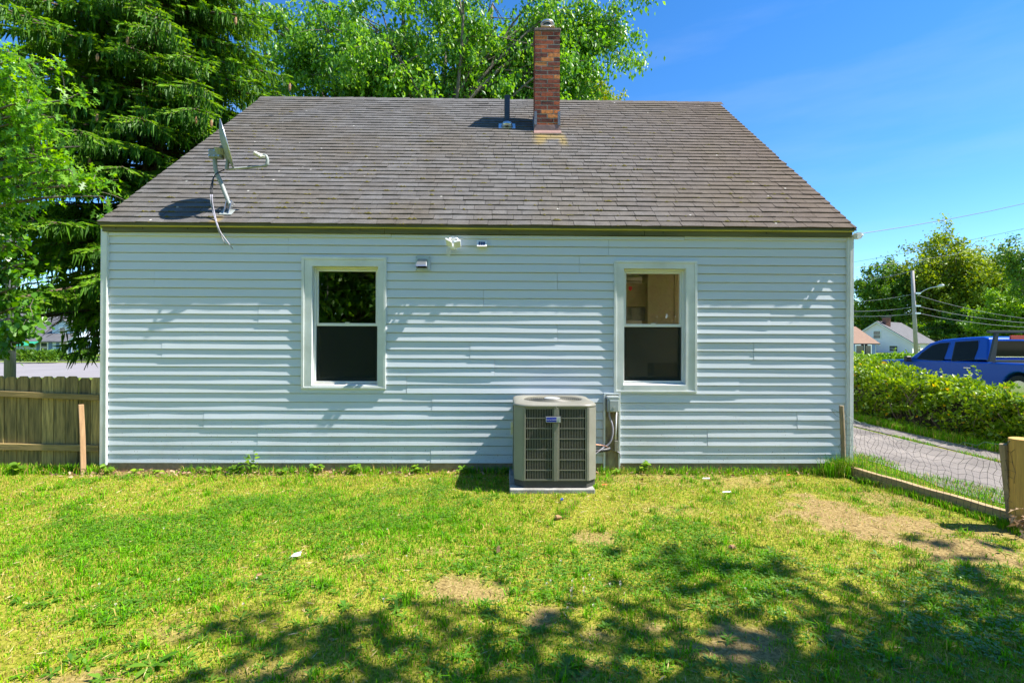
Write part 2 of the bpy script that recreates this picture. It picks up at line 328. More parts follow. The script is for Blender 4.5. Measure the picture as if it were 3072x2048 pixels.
def roofmat():
    m, n, l, p = newmat('asphalt_shingle')
    g = n.new('ShaderNodeNewGeometry'); pos = g.outputs['Position']
    gran = noise(n, l, 260, 2, pos); big = noise(n, l, 0.7, 3, pos); mid = noise(n, l, 9, 4, pos)
    oi = n.new('ShaderNodeObjectInfo')
    add = n.new('ShaderNodeMath'); add.operation = 'ADD'; l.new(g.outputs['Random Per Island'], add.inputs[0]); l.new(oi.outputs['Random'], add.inputs[1])
    fr = n.new('ShaderNodeMath'); fr.operation = 'FRACT'; l.new(add.outputs[0], fr.inputs[0])
    c = ramp(n, l, fr.outputs[0], [(0, (0.104,0.097,0.090)), (0.35, (0.117,0.110,0.104)), (0.7, (0.124,0.118,0.112)), (1, (0.138,0.132,0.127))])
    # browner towards patches
    bf = ramp(n, l, big, [(0.42, (0,0,0)), (0.62, (1,1,1))])
    sx = n.new('ShaderNodeSeparateXYZ'); l.new(pos, sx.inputs[0])
    mr = n.new('ShaderNodeMapRange'); l.new(sx.outputs['X'], mr.inputs[0]); mr.inputs[1].default_value = 1.0; mr.inputs[2].default_value = 4.6
    brown = mixc(n, l, 0.85, c, (0.088,0.058,0.037))
    c = mixc(n, l, mr.outputs[0], c, brown)
    c = mixc(n, l, bf, c, mixc(n, l, 0.45, c, (0.105,0.082,0.052)))
    gr = ramp(n, l, gran, [(0.30, (0.45,0.45,0.45)), (0.70, (1.5,1.5,1.5))]); c = mixc(n, l, 1.0, c, gr, 'MULTIPLY')
    md = ramp(n, l, mid, [(0.3, (0.82,0.82,0.82)), (0.7, (1.15,1.15,1.15))]); c = mixc(n, l, 1.0, c, md, 'MULTIPLY')
    # pale lichen dots
    vo = n.new('ShaderNodeTexVoronoi'); vo.inputs['Scale'].default_value = 3.2; l.new(pos, vo.inputs['Vector'])
    li = ramp(n, l, vo.outputs['Distance'], [(0.035, (1,1,1)), (0.055, (0,0,0))]); c = mixc(n, l, li, c, (0.46,0.45,0.40))
    # ochre run-off stains under the chimney and under the dish foot
    for cx, cz, rx, rz in STAINS:
        ax = n.new('ShaderNodeMath'); ax.operation = 'SUBTRACT'; l.new(sx.outputs['X'], ax.inputs[0]); ax.inputs[1].default_value = cx
        az = n.new('ShaderNodeMath'); az.operation = 'SUBTRACT'; l.new(sx.outputs['Z'], az.inputs[0]); az.inputs[1].default_value = cz
        d1 = n.new('ShaderNodeMath'); d1.operation = 'DIVIDE'; l.new(ax.outputs[0], d1.inputs[0]); d1.inputs[1].default_value = rx
        d2 = n.new('ShaderNodeMath'); d2.operation = 'DIVIDE'; l.new(az.outputs[0], d2.inputs[0]); d2.inputs[1].default_value = rz
        cb = n.new('ShaderNodeCombineXYZ'); l.new(d1.outputs[0], cb.inputs[0]); l.new(d2.outputs[0], cb.inputs[1])
        ln = n.new('ShaderNodeVectorMath'); ln.operation = 'LENGTH'; l.new(cb.outputs[0], ln.inputs[0])
        sm = n.new('ShaderNodeMath'); sm.operation = 'MULTIPLY_ADD'; l.new(mid, sm.inputs[0]); sm.inputs[1].default_value = 0.9; l.new(ln.outputs['Value'], sm.inputs[2])
        f = ramp(n, l, sm.outputs[0], [(0.75, (0.75,0.75,0.75)), (1.0, (0,0,0))])
        r = f.node; r.color_ramp.elements[0].position = 0.55; r.color_ramp.elements[1].position = 1.0
        sc = n.new('ShaderNodeMath'); sc.operation = 'MULTIPLY'; sc.inputs[1].default_value = 0.72; l.new(sm.outputs[0], sc.inputs[0]); l.new(sc.outputs[0], r.inputs[0])
        c = mixc(n, l, mixc(n, l, 1.0, f, (0.62,0.62,0.62), 'MULTIPLY'), c, (0.36,0.25,0.045))
    l.new(c, p.inputs['Base Color']); p.inputs['Roughness'].default_value = 0.9; p.inputs['Specular IOR Level'].default_value = 0.25
    bumpn(n, l, p, gran, 0.5, 0.004); return m
def brickmat():
    m, n, l, p = newmat('chimney_brick')
    oi = n.new('ShaderNodeObjectInfo')
    c = ramp(n, l, oi.outputs['Random'], [(0, (0.12,0.032,0.02)), (0.4, (0.24,0.055,0.027)), (0.65, (0.42,0.09,0.03)), (0.85, (0.58,0.15,0.04)), (1, (0.68,0.26,0.07))])
    nz = noise(n, l, 22, 5); dk = ramp(n, l, nz, [(0.30, (0.5,0.46,0.45)), (0.62, (1.25,1.2,1.15))])
    c = mixc(n, l, 1.0, c, dk, 'MULTIPLY'); l.new(c, p.inputs['Base Color']); p.inputs['Roughness'].default_value = 0.9
    bumpn(n, l, p, noise(n, l, 60, 5), 0.6, 0.006); return m
def groundmat():
    m, n, l, p = newmat('soil_and_thatch')
    g = n.new('ShaderNodeNewGeometry'); pos = g.outputs['Position']
    a = n.new('ShaderNodeAttribute'); a.attribute_name = 'rnd'     # 0 soil, 1 thatch
    f1 = noise(n, l, 45, 6, pos); f2 = noise(n, l, 6, 4, pos); f3 = noise(n, l, 300, 3, pos)
    soil = ramp(n, l, f1, [(0.3, (0.17,0.105,0.04)), (0.55, (0.34,0.235,0.10)), (0.75, (0.46,0.335,0.16))])
    th = ramp(n, l, f1, [(0.3, (0.13,0.15,0.012)), (0.5, (0.28,0.28,0.03)), (0.75, (0.46,0.39,0.09))])
    c = mixc(n, l, a.outputs['Fac'], soil, th)
    gr = ramp(n, l, f3, [(0.3, (0.6,0.6,0.6)), (0.7, (1.25,1.25,1.25))]); c = mixc(n, l, 1.0, c, gr, 'MULTIPLY')
    # beyond the yard: plain mown grass
    sx = n.new('ShaderNodeSeparateXYZ'); l.new(pos, sx.inputs[0])
    far = n.new('ShaderNodeMapRange'); l.new(sx.outputs['Y'], far.inputs[0]); far.inputs[1].default_value = 1.0; far.inputs[2].default_value = 3.0
    ab = n.new('ShaderNodeMath'); ab.operation = 'ABSOLUTE'; l.new(sx.outputs['X'], ab.inputs[0])
    fx_ = n.new('ShaderNodeMapRange'); l.new(ab.outputs[0], fx_.inputs[0]); fx_.inputs[1].default_value = 6.5; fx_.inputs[2].default_value = 7.5
    mxm = n.new('ShaderNodeMath'); mxm.operation = 'MAXIMUM'; l.new(far.outputs[0], mxm.inputs[0]); l.new(fx_.outputs[0], mxm.inputs[1])
    gg = ramp(n, l, f2, [(0.3, (0.10,0.17,0.015)), (0.7, (0.20,0.25,0.03))])
    c = mixc(n, l, mxm.outputs[0], c, gg)
    l.new(c, p.inputs['Base Color']); p.inputs['Roughness'].default_value = 0.95; p.inputs['Specular IOR Level'].default_value = 0.1
    bumpn(n, l, p, f1, 0.9, 0.02); return m

# ================================================================== ground, road, driveway
HW = 4.393; EX = 4.39; EY = -0.08; EZ = 2.868; RY = 3.692; RZ = 6.164
PK = (RZ-EZ)/(RY-EY); PA = math.atan(PK)
Z0 = 0.10; CH = 0.1016
def roofz(y): return EZ + (y-EY)*PK
def roofhit(u, v):
    d = ray(u, v); t = (EZ + (CAM.y-EY)*PK - CAM.z)/(d.z - d.y*PK); return CAM + d*t
DISHFOOT = roofhit(683, 640); CHB = roofhit(1642, 396); VENT = roofhit(1521, 384)
STAINS = [(CHB.x-.14, CHB.z-.22, .16, .26), (CHB.x+.22, CHB.z-.24, .10, .30), (CHB.x+.03, CHB.z-.16, .26, .12), (DISHFOOT.x-.05, DISHFOOT.z-.12, .09, .10)]
M['roof'] = roofmat(); M['brick'] = brickmat(); M['ground'] = groundmat()

BARE = []   # bare soil spots: world x, y, radius x, radius y, weight
for u, v, ru, rv, w in [(2600,1575,215,48,1.0),(2480,1520,115,34,.85),(2880,1660,155,46,1.0),(2190,1950,150,40,.95),(2230,1905,110,25,.8),(1390,1775,110,40,.8),
                        (1620,1850,55,40,.8),(1950,1420,200,28,.55),(2200,1440,150,22,.5),(1790,1610,70,22,.7),(1780,1900,60,28,.7),(1060,1670,60,16,.6),(240,2040,200,30,.7),
                        (800,2010,170,25,.5),(1960,1880,60,24,.8),(520,1900,90,30,.5),(1300,1650,60,14,.5),(2500,1900,60,30,.6),(1750,2000,80,40,.5),(2700,1500,160,22,.6),(420,1420,260,9,.7),(900,1424,160,7,.5),(2000,1530,120,20,.35),(2960,1590,100,30,.7)]:
    c = atz(u, v); a = atz(u+ru, v); b = atz(u, v-rv)
    BARE.append((c.x, c.y, abs(a.x-c.x), abs(b.y-c.y), w))
def bareness(x, y):
    r = np.zeros_like(x)
    n = (vnoise(x, y, 7, 3)-.5)*.9 + (vnoise(x, y, 19, 4)-.5)*.6
    for cx, cy, rx, ry, w in BARE:
        d = np.sqrt(((x-cx)/rx)**2+((y-cy)/ry)**2) + n
        r = np.maximum(r, w*np.clip((1.15-d)/.5, 0, 1))
    return r
MND = atz(2900, 1640)
def gz(x, y):
    x = np.asarray(x, float); y = np.asarray(y, float)
    yard = np.clip((0.0-y)/.35, 0, 1)*np.clip((y+9)/2, 0, 1)*np.clip((4.2-np.abs(x))/.3+1.0, 0, 1)
    h = (vnoise(x, y, 1.1, 1)-.5)*.03 + (vnoise(x, y, 4, 2)-.5)*.016 + (vnoise(x, y, 13, 5)-.5)*.008
    h = h*yard
    h += .055*np.exp(-(((x-MND.x)/.30)**2+((y-MND.y)/.20)**2))
    return h
def graded(lo, f0, f1, hi, step, grow=1.22):
    a = list(np.arange(f0, f1+1e-6, step)); s = step; p = a[-1]
    while p < hi: s *= grow; p += s; a.append(p)
    s = step; p = a[0]; b = []
    while p > lo: s *= grow; p -= s; b.append(p)
    return np.array(b[::-1]+a)
gx = graded(-700, -6, 6, 700, .055); gy = graded(-120, -5.2, .6, 900, .055)
GX, GY = np.meshgrid(gx, gy); V = np.stack([GX, GY, gz(GX, GY)], -1).reshape(-1, 3)
nx = len(gx); ny = len(gy); ii = (np.arange(ny-1)[:,None]*nx+np.arange(nx-1)[None,:]).ravel()
Q = np.stack([ii, ii+1, ii+1+nx, ii+nx], 1)
me = np_mesh('ground', V, Q, attr=1-np.clip(bareness(V[:,0], V[:,1])*1.05, 0, .92)); me.shade_smooth()
ground = tag(add_obj('ground', me, M['ground']), kind='structure')
DX0, DX1 = 5.0, 7.25
tag(MB().poly([(-300,14.5,.008),(300,14.5,.008),(300,28.5,.008),(-300,28.5,.008)]).build('road', M['road']), kind='structure')
mb = MB()      # driveway: two slabs with a weedy joint between them
ys = np.linspace(-9, 14.6, 60); j = 6.62
def dedge(y, x, a, s): return x + a*(vnoise(np.array([y]), np.array([s*3.3]), 1.3, int(s))[0]-.5)
for (xa, xb, aa, ab) in ((DX0, j-.03, .5, .03), (j+.05, DX1, .04, .25)):
    for y0, y1 in zip(ys[:-1], ys[1:]):
        mb.quad((dedge(y0,xa,aa,1), y0, .012), (dedge(y0,xb,ab,2), y0, .012), (dedge(y1,xb,ab,2), y1, .012), (dedge(y1,xa,aa,1), y1, .012))
tag(mb.build('driveway', M['asphalt']), kind='structure')

# ================================================================== house
house = thing('house', (0, 0, 0), 'one-storey white vinyl-sided house with steep grey shingle roof and brick chimney', 'house')
wall = MB()
# window rectangles (x0,x1,z0,z1) from the outer trim
def rect(u0, v0, u1, v1, y):
    a = aty(u0, v0, y); b = aty(u1, v1, y); return (a.x, b.x, b.z, a.z)
W1 = rect(902, 768, 1156, 1167.7, -.045); W2 = rect(1844, 779.6, 2093, 1178, -.045)
BOXR = rect(1811, 1178, 1861, 1391, -.03); BOXR = (BOXR[0], BOXR[1], .02, BOXR[3])
WTOP = EZ-.05
def holes(x0, x1, z0, z1, rects, emit):
    xs = sorted({x0, x1, *[r[0] for r in rects], *[r[1] for r in rects]})
    for a, b in zip(xs[:-1], xs[1:]):
        rs = sorted([(r[2], r[3]) for r in rects if r[0] <= a+1e-6 and r[1] >= b-1e-6]); z = z0
        for p, q in rs:
            if p > z: emit(a, b, z, p)
            z = q
        if z < z1: emit(a, b, z, z1)
op1 = (W1[0]+.11, W1[1]-.085, W1[2]+.06, W1[3]-.11); op2 = (W2[0]+.11, W2[1]-.11, W2[2]+.10, W2[3]-.09)
holes(-HW+.01, HW-.01, .0, WTOP, [op1, op2], lambda a, b, p, q: wall.box(a, b, .014, .12, p, q))
wall_o = wall.build('wall', M['room'], house)
# other walls, gables, floor; inner partitions added to steer the room light
gb = MB(); D2 = 2*RY+.08
for s in (-1, 1):
    x = s*(HW-.02); xi = s*(HW-.14)
    rects = [] if s < 0 else [(.25, 2.2, .35, 2.40), (3.2, 4.4, .95, 2.2)]  # unseen openings added here to admit sunlight
    holes(.12, D2-.08, 0, WTOP, rects, lambda a, b, p, q: gb.box(min(x,xi), max(x,xi), a, b, p, q))
    gb.prism([(xi, 0.0, WTOP), (xi, D2-.08, WTOP), (xi, RY, RZ-.1)], (x-xi, 0, 0))
gb.build('side_wall', M['siding'], house)
bw = MB(); holes(-HW+.15, HW-.15, 0, WTOP, [(-3.4,-2.0,.9,2.2), (.8,3.4,.9,2.2)], lambda a, b, p, q: bw.box(a, b, D2-.2, D2-.08, p, q)); bw.build('rear_wall', M['siding'], house)  # unseen openings cut in the back to let sky light in
boxo('floor', M['room'], house, -HW+.15, HW-.15, .13, D2-.21, .25, .3)
boxo('ceiling', M['room'], house, -HW+.15, HW-.15, .13, D2-.21, 2.55, 2.6)
boxo('added_partition', M['roomshade'], house, -.1, 0, .13, 4.2, .31, 2.54)  # added divider keeping light out of the left room
boxo('added_partition', M['roomshade'], house, -HW+.15, -.11, 4.1, 4.2, .31, 2.54)
boxo('added_partition', M['room'], house, 1.31, HW-.15, 2.4, 2.5, .31, 2.54)  # added walls shrink the kitchen so bounced sun brightens it
boxo('added_partition', M['room'], house, 1.2, 1.3, .13, 4.2, .31, 2.54)
boxo('foundation', M['foundation'], house, -HW+.01, HW-.01, -.004, .003, 0.0, Z0+.03)

# --- siding panels: every lapped board is its own piece
SEAMS = {}
for u, v in [(464,850),(865,740),(776,955),(487,1056),(612,1261),(773,1325),(1825,742),(1737,796),(1672,847),(1672,1000),(1410,1052),(1484,1105),(1220,1155),(1296,1208),(1292,1362),
             (2310,952),(2260,1054),(2216,1157),(2390,1261),(2121,1310),(1450,905)]:
    p = aty(u, v, 0); k = int((p.z-Z0)/(2*CH)); SEAMS.setdefault(k, []).append(p.x)
CUT = [W1, W2, BOXR]
def wob(x, c): return .0022*(vnoise(np.array([x]), np.array([c*7.7]), 1.1, 21)[0]-.5)*2 + .0009*(vnoise(np.array([x]), np.array([c*3.1]), 3.5, 22)[0]-.5)*2
for c in range(26):
    z = Z0+c*CH; edges = [(-HW+.066, HW-.066)]
    for r in CUT:
        if r[2] <= z+.012 and r[3] >= z+CH-.012:
            new = []
            for a, b in edges:
                if r[0] > a and r[1] < b: new += [(a, r[0]+.012), (r[1]-.012, b)]
                else: new.append((a, b))
            edges = new
    segs = []
    for a, b in edges:
        pts = [a]+sorted(x for x in SEAMS.get(c//2, []) if a+.1 < x < b-.1)+[b]; segs += list(zip(pts[:-1], pts[1:]))
    for k, (a, b) in enumerate(segs):
        n = max(2, int((b-a)/.14)); xs = np.linspace(a+.0028*(k > 0), b, n+1); lift = -.0032*(k % 2)
        v = []; f = []
        for i, x in enumerate(xs):
            w = wob(x, c//2*2.0+(c % 2)*.35)
            p = .0127+w
            v += [(x, .006, z+.001), (x, -p+.001+lift, z), (x, -p+lift, z+.004), (x, -p*.5+lift*.8, z+CH*.5), (x, -.0010+lift*.5, z+CH-.0075), (x, .010, z+CH-.004), (x, .0105, z+CH+.003)]
        for i in range(n):
            for q in range(6): f.append((i*7+q, (i+1)*7+q, (i+1)*7+q+1, i*7+q+1))
        f += [(0,1,2,3,4,5,6), tuple(n*7+q for q in (6,5,4,3,2,1,0))]
        mb = MB(); mb.v = v; mb.f = f; mb.build('siding_panel', M['siding'], wall_o)
# top channel, corner posts, fascia, drip edge
ZT = Z0+26*CH
for a, b, dz in ((-HW+.07, -1.06, 0), (-1.055, 2.38, -.004), (2.384, HW-.07, .002)):
    mb = MB(); mb.box(a, b, -.022, .003, ZT-.012+dz, ZT+.026+dz); mb.box(a, b, -.026, -.0225, ZT-.012+dz, ZT-.002+dz); mb.build('top_channel', M['siding'], house, bevel=.002, seg=1)
for s in (-1, 1):
    x0, x1 = sorted((s*HW, s*(HW-.076)))
    mb = MB(); mb.box(x0, x1, -.032, .09, Z0-.02 if s < 0 else Z0-.01, ZT+.06)
    xm = x0+.03 if s > 0 else x1-.012
    mb.box(xm, xm+.008, -.036, -.0325, Z0-.01, ZT+.055)
    mb.build('corner_post', M['trim'], house, bevel=.006)
for a, b in ((-EX+.03, -1.13), (-1.125, 1.9), (1.905, EX-.03)):
    boxo('fascia_board', M['fascia'], house, a, b, -.052, .0035, EZ-.098, EZ-.034)
boxo('eave_shade_strip', M['dark'], house, -EX+.07, EX-.07, -.004, .0035, ZT+.03, EZ-.05)  # dark strip standing for the shade below the fascia
boxo('drip_edge', M['drip'], house, -EX+.02, EX-.02, -.070, -.0525, EZ-.042, EZ-.010)
for u in (346, 427, 562, 625, 1080, 1500, 1990, 2300):
    p = aty(u, 682, -.06); boxo('nail', M['dark'], house, p.x-.004, p.x+.004, -.060, -.0525, EZ-.066, EZ-.056)

# --- roof deck and shingles
rf = MB()
for s in (1, -1):
    def Y(y): return y if s > 0 else 2*RY-y
    a = [(-EX,Y(EY),EZ-.012), (EX,Y(EY),EZ-.012), (EX,Y(RY),RZ-.012), (-EX,Y(RY),RZ-.012)]
    rf.prism(a, (0, 0, -.10) if s < 0 else (0, 0, -.02))
roof = rf.build('roof', M['fascia'], house)
EXPO = math.hypot(RY-EY, RZ-EZ)/39; T = .014
def shingle_mesh(w, jit):
    j = [random.uniform(-jit, jit) for _ in range(4)]
    L = EXPO+.04; g = .0022
    return [(g, -.004+j[0], -.004), (w-g, -.004+j[1], -.004), (w-g, L, -.012), (g, L, -.012), (g, -.004+j[0], T+j[2]), (w-g, -.004+j[1], T+j[3]), (w-g, L, -.002), (g, L, -.002)]
FCS = [(4,5,6,7),(0,1,5,4),(1,2,6,5),(3,0,4,7)]
variants = {}
def variant(w):
    k = (round(w, 2), random.randrange(4))
    if k not in variants:
        me = bpy.data.meshes.new('shingle'); me.from_pydata(shingle_mesh(k[0], .004), [], FCS); me.update(); variants[k] = me
    return variants[k], k[0]
sv = []; sf = []; cnt = 0; rot = Matrix.Rotation(PA, 3, 'X')
for r in range(39):
    x = -EX-.004 - random.uniform(0, .2); s = r*EXPO
    y0 = EY + s*math.cos(PA); z0 = EZ + s*math.sin(PA)
    while x < EX:
        w = random.choice((.18,.22,.25,.25,.28,.25,.30)); a = max(x, -EX-.004); b = min(x+w, EX+.004)
        x += w
        if b-a < .03: continue
        if r < 9 and cnt < 300:
            me, ww = variant(b-a); o = add_obj('shingle', me, M['roof'], roof, (a, y0, z0), (PA, 0, random.uniform(-.006,.006))); cnt += 1
        else:
            n = len(sv); pv = shingle_mesh(b-a, .004); sv += [tuple(rot @ Vector(p)+Vector((a, y0, z0))) for p in pv]; sf += [tuple(i+n for i in f) for f in FCS]
mb = MB(); mb.v = sv; mb.f = sf; tag(mb.build('shingle_field', M['roof'], roof), kind='stuff')
capm = bpy.data.meshes.new('ridge_cap')
cw = .26; pr = [(-.14*math.cos(PA), -.14*math.sin(PA)-.0), (0, .012), (.14*math.cos(PA), -.14*math.sin(PA))]
capm.from_pydata([(x, y, z+(.012 if x > 0 else .004)) for x in (0, cw) for y, z in pr]+[(cw, y, z) for y, z in pr], [], [(0,1,4,3), (1,2,5,4), (3,4,7,6), (4,5,8,7)])
x = -EX-.02
while x < EX-.1:
    sag = -.022*(1-((x-.3)/EX)**2)
    add_obj('ridge_cap', capm, M['roof'], roof, (x, RY, RZ+.004+sag*0+random.uniform(-.004,.004)), (0, random.uniform(-.01,.01), 0)); x += .215
# moss tufts at the shingle butts
mb = MB()
for i in range(620):
    u = random.gauss(1150, 420) if i < 150 else random.uniform(400, 2400); v = random.uniform(330, 670); p = roofhit(u, v)
    if abs(p.x) > EX-.2 or p.y > RY-.1 or p.y < EY+.05: continue
    rr = int((p.y-EY)/math.cos(PA)/EXPO); s = rr*EXPO
    y = EY+s*math.cos(PA)-.006; z = EZ+s*math.sin(PA)+.004; q = random.uniform(.008, .032)
    for k in range(random.randrange(1, 4)):
        cx = p.x+random.uniform(-.04,.04); w = q*random.uniform(.6,2.0); h = q*random.uniform(.4,.8)
        mb.add([(cx-w,y,z-.004),(cx-w*.3,y-h*.7,z-.003),(cx+w*.6,y-h*.6,z-.004),(cx+w,y,z-.004),(cx+w*.1,y+h,z+h*.7),(cx,y-h*.3,z+h*.8)], [(0,1,5),(1,2,5),(2,3,5),(3,4,5),(4,0,5)])
tag(mb.build('moss', M['moss'], roof), kind='stuff')

# --- chimney
cy = CHB.y; cx0 = aty(1603, 300, cy).x; cx1 = aty(1681, 300, cy).x; cxm = (cx0+cx1)/2; cw = .415; cx0 = cxm-cw/2; cx1 = cxm+cw/2
ctop = aty(1640, 94, cy).z; cdp = .42; cz0 = CHB.z-.35
chim = MB().box(cx0+.004, cx1-.004, cy+.004, cy+cdp-.004, cz0-.2, ctop).build('chimney', M['chimney_mortar'], house)
rows = 28; rh = (ctop-cz0)/rows; joint = .015
def brick_mesh(w, d, h):
    mb = MB(); b = .004
    mb.hexa([(-w/2,-d/2,0),(w/2,-d/2,0),(w/2,d/2,0),(-w/2,d/2,0),(-w/2,-d/2,h),(w/2,-d/2,h),(w/2,d/2,h),(-w/2,d/2,h)])
    me = bpy.data.meshes.new('brick'); me.from_pydata(mb.v, [], mb.f); me.update(); return me
BH = rh-joint; FB = cw/2-joint/2
bm_full = brick_mesh(FB, .095, BH); bm_half = brick_mesh(FB/2-.002, .095, BH); bm_side = brick_mesh(.095, FB-.0, BH); bm_sideh = brick_mesh(.095, FB/2-.002, BH)
def place(me, x, y, z):
    o = add_obj('brick', me, M['brick'], chim, (x+random.uniform(-.002,.002), y+random.uniform(-.003,.002), z), (random.uniform(-.01,.01), random.uniform(-.012,.012), random.uniform(-.008,.008)))
    o.scale = (random.uniform(.97,1.0), 1, random.uniform(.93,1.02))
for r in range(rows):
    z = cz0+r*rh+joint/2
    if r % 2 == 0:
        for sx in (-1, 1): place(bm_full, cxm+sx*(FB/2+joint/2), cy+.0475, z)
        ends = [(cy+.10+FB/2, bm_side), (cy+.10+FB+.01+FB/4, bm_sideh)]
    else:
        place(bm_full, cxm, cy+.0475, z)
        for sx in (-1, 1): place(bm_half, cxm+sx*(cw/2-FB/4), cy+.0475, z)
        ends = [(cy+.10+FB/4, bm_sideh), (cy+.10+FB/2+.01+FB/2, bm_side)]
    for y, me in ends:
        if roofz(y) > z+.1: continue
        for sx in (-1, 1): place(me, cxm+sx*(cw/2-.0475), y, z)
mb = MB(); mb.box(cx0-.015, cx1+.012, cy-.014, cy+cdp+.014, ctop+.001, ctop+.05); mb.build('crown', M['concap'], chim, bevel=.012)
fx = cxm+.01; fy = cy+.19
mb = MB(); mb.box(fx-.105, fx+.105, fy-.105, fy+.105, ctop+.051, ctop+.115); mb.box(fx-.118, fx+.118, fy-.118, fy+.118, ctop+.116, ctop+.14); mb.build('flue_tile', M['flue'], chim, bevel=.008)
cap = MB(); cap.tube([(fx,fy,ctop+.141),(fx,fy,ctop+.165),(fx,fy,ctop+.19)], [.11,.09,.085], 20)
cap.build('cap_base', M['galv'], chim, smooth=True)
mb = MB(); mb.tube([(fx,fy,ctop+.191),(fx,fy,ctop+.225)], [.07,.07], 16); mb.build('cap_neck', M['pvc'], chim)
mb = MB(); mb.tube([(fx,fy,ctop+.226),(fx,fy,ctop+.235),(fx,fy,ctop+.262),(fx,fy,ctop+.283),(fx,fy,ctop+.292)], [.112,.118,.105,.06,.01], 24); mb.build('cap_dome', M['galv'], chim, smooth=True)
# flashing apron, stepped lead at the sides, dark saddle behind
n = (Vector((0,-math.sin(PA),math.cos(PA)))); dn = Vector((0,-math.cos(PA),-math.sin(PA)))
b0 = Vector((0, cy-.012, roofz(cy-.012)+.014))
mb = MB(); a = b0+dn*.11+n*.004
mb.prism([(cx0-.02, a.y, a.z), (cx1+.022, a.y, a.z+.004), (cx1+.015, b0.y, b0.z+.012), (cx0-.012, b0.y, b0.z+.012)], (0,-.004,.004))
mb.prism([(cx0-.012, cy-.014, b0.z+.013), (cx1+.012, cy-.014, b0.z+.013), (cx1+.008, cy-.011, b0.z+.12), (cxm, cy-.016, b0.z+.105), (cx0-.008, cy-.011, b0.z+.115)], (0,.003,0))
mb.build('apron_flashing', M['flashing'], chim)
mb = MB()
for xa, xb in ((cx0-.008, cx0+.035), (cx1-.035, cx1+.008)):
    MB().box(xa, xb, cy-.020, cy-.0075, b0.z+.105, b0.z+.33).build('corner_flashing', M['lead'], chim)
for xa, xb in ((cx0-.012, cx0-.004), (cx1+.004, cx1+.012)):
    MB().prism([(xa, cy-.01, b0.z-.02), (xa, cy+cdp, roofz(cy+cdp)-.02), (xa, cy+cdp, roofz(cy+cdp)+.1), (xa, cy-.01, b0.z+.12)], (xb-xa,0,0)).build('side_flashing', M['lead'], chim)
# plumbing vent
v0 = VENT; sc = (v0.y-CAM.y)/FPX; vt = aty(1523, 286, v0.y).z
pipe = MB().tube([(v0.x, v0.y+.03, v0.z-.1), (v0.x, v0.y+.03, vt)], .047, 18).build('vent_pipe', M['pvc'], house, smooth=False)
mb = MB(); mb.tube([(v0.x,v0.y+.03,v0.z+.03),(v0.x,v0.y+.03,v0.z+.10),(v0.x,v0.y+.03,v0.z+.112)], [.105,.075,.05], 18); mb.build('pipe_flashing', M['galv'], pipe, smooth=True)
q = Vector((v0.x, v0.y+.03, roofz(v0.y+.03)))
mb = MB(); P = [q+Vector((sx*.14,0,0))+dn*sy*.12+n*.016 for sx, sy in ((-1,1),(1,1),(1,-1),(-1,-1))]; mb.prism(P, n*.003); mb.build('flashing_plate', M['galv'], pipe)
mb = MB(); mb.tube([(v0.x,v0.y+.03,v0.z+.112),(v0.x,v0.y+.03,v0.z+.15)], [.062,.052], 18); mb.build('rubber_collar', M['foam'], pipe)

# --- windows
def window(r, tr, fl, ft, frr, fb, parent, name='window'):
    x0, x1, z0, z1 = r
    fm = MB()       # raised outer trim
    for a in ((x0, x1, z1-tr, z1), (x0, x1, z0, z0+tr*.75), (x0, x0+tr, z0+tr*.75, z1-tr), (x1-tr, x1, z0+tr*.75, z1-tr)): fm.box(a[0], a[1], -.029, -.002, a[2], a[3])
    win = fm.build(name, M['trim'], parent, bevel=.004)
    i0, i1, k0, k1 = x0+tr, x1-tr, z0+tr*.75, z1-tr
    o0, o1, p0, p1 = i0+fl, i1-frr, k0+fb, k1-ft
    mb = MB(); mb.box(i0+.001, o0, -.020, .10, k0+.001, k1-.001); mb.box(o1, i1-.001, -.020, .10, k0+.001, k1-.001); mb.box(o0, o1, -.021, .10, p1, k1-.001); mb.build('casing', M['trim'], win)
    mb = MB(); mb.prism([(o0, -.024, k0+.002), (o0, -.024, p0-.016), (o0, .06, p0+.012), (o0, .06, k0+.002)], (o1-o0, 0, 0)); mb.build('sill', M['trim'], win)
    fr = MB(); a = .022   # frame liner
    for bx in ((o0+.001, o0+a, p0+.012, p1-.001), (o1-a, o1-.001, p0+.012, p1-.001), (o0+a, o1-a, p1-a, p1-.001), (o0+a, o1-a, p0+.0125, p0+.012+a*.8)): fr.box(bx[0], bx[1], .045, .115, bx[2], bx[3])
    fr.build('frame', M['vinylwhite'], win, bevel=.002, seg=1)
    s0, s1, t0, t1 = o0+a+.001, o1-a-.001, p0+.012+a*.8+.001, p1-a-.001; mid = t0+(t1-t0)*.505; w = .024
    for nm, ya, za, zb, ww, bot in (('upper_sash', .062, mid-.016, t1, w, .034), ('lower_sash', .088, t0, mid+.012, w*1.25, .045)):
        sb = MB(); sb.box(s0, s0+ww, ya, ya+.024, za, zb); sb.box(s1-ww, s1, ya, ya+.024, za, zb); sb.box(s0+ww, s1-ww, ya, ya+.024, zb-.026, zb); sb.box(s0+ww, s1-ww, ya, ya+.024, za, za+bot)
        sh = sb.build(nm, M['vinylwhite'], win, bevel=.002, seg=1)
        boxo('pane', M['glass'], win, s0+ww-.003, s1-ww+.003, ya+.010, ya+.013, za+bot-.003, zb-.023)
    boxo('screen', M['screen'], win, s0+.003, s1-.003, .0725, .0735, t0+.003, mid-.017)
    boxo('sash_lock', M['vinylwhite'], win, (s0+s1)/2-.02, (s0+s1)/2+.03, .05, .0615, mid+.019, mid+.028)
    return win, (s0, s1, t0, t1)
win1, _ = window(W1, .033, .088, .078, .064, .03, house)
win2, w2 = window(W2, .031, .085, .063, .10, .078, house)
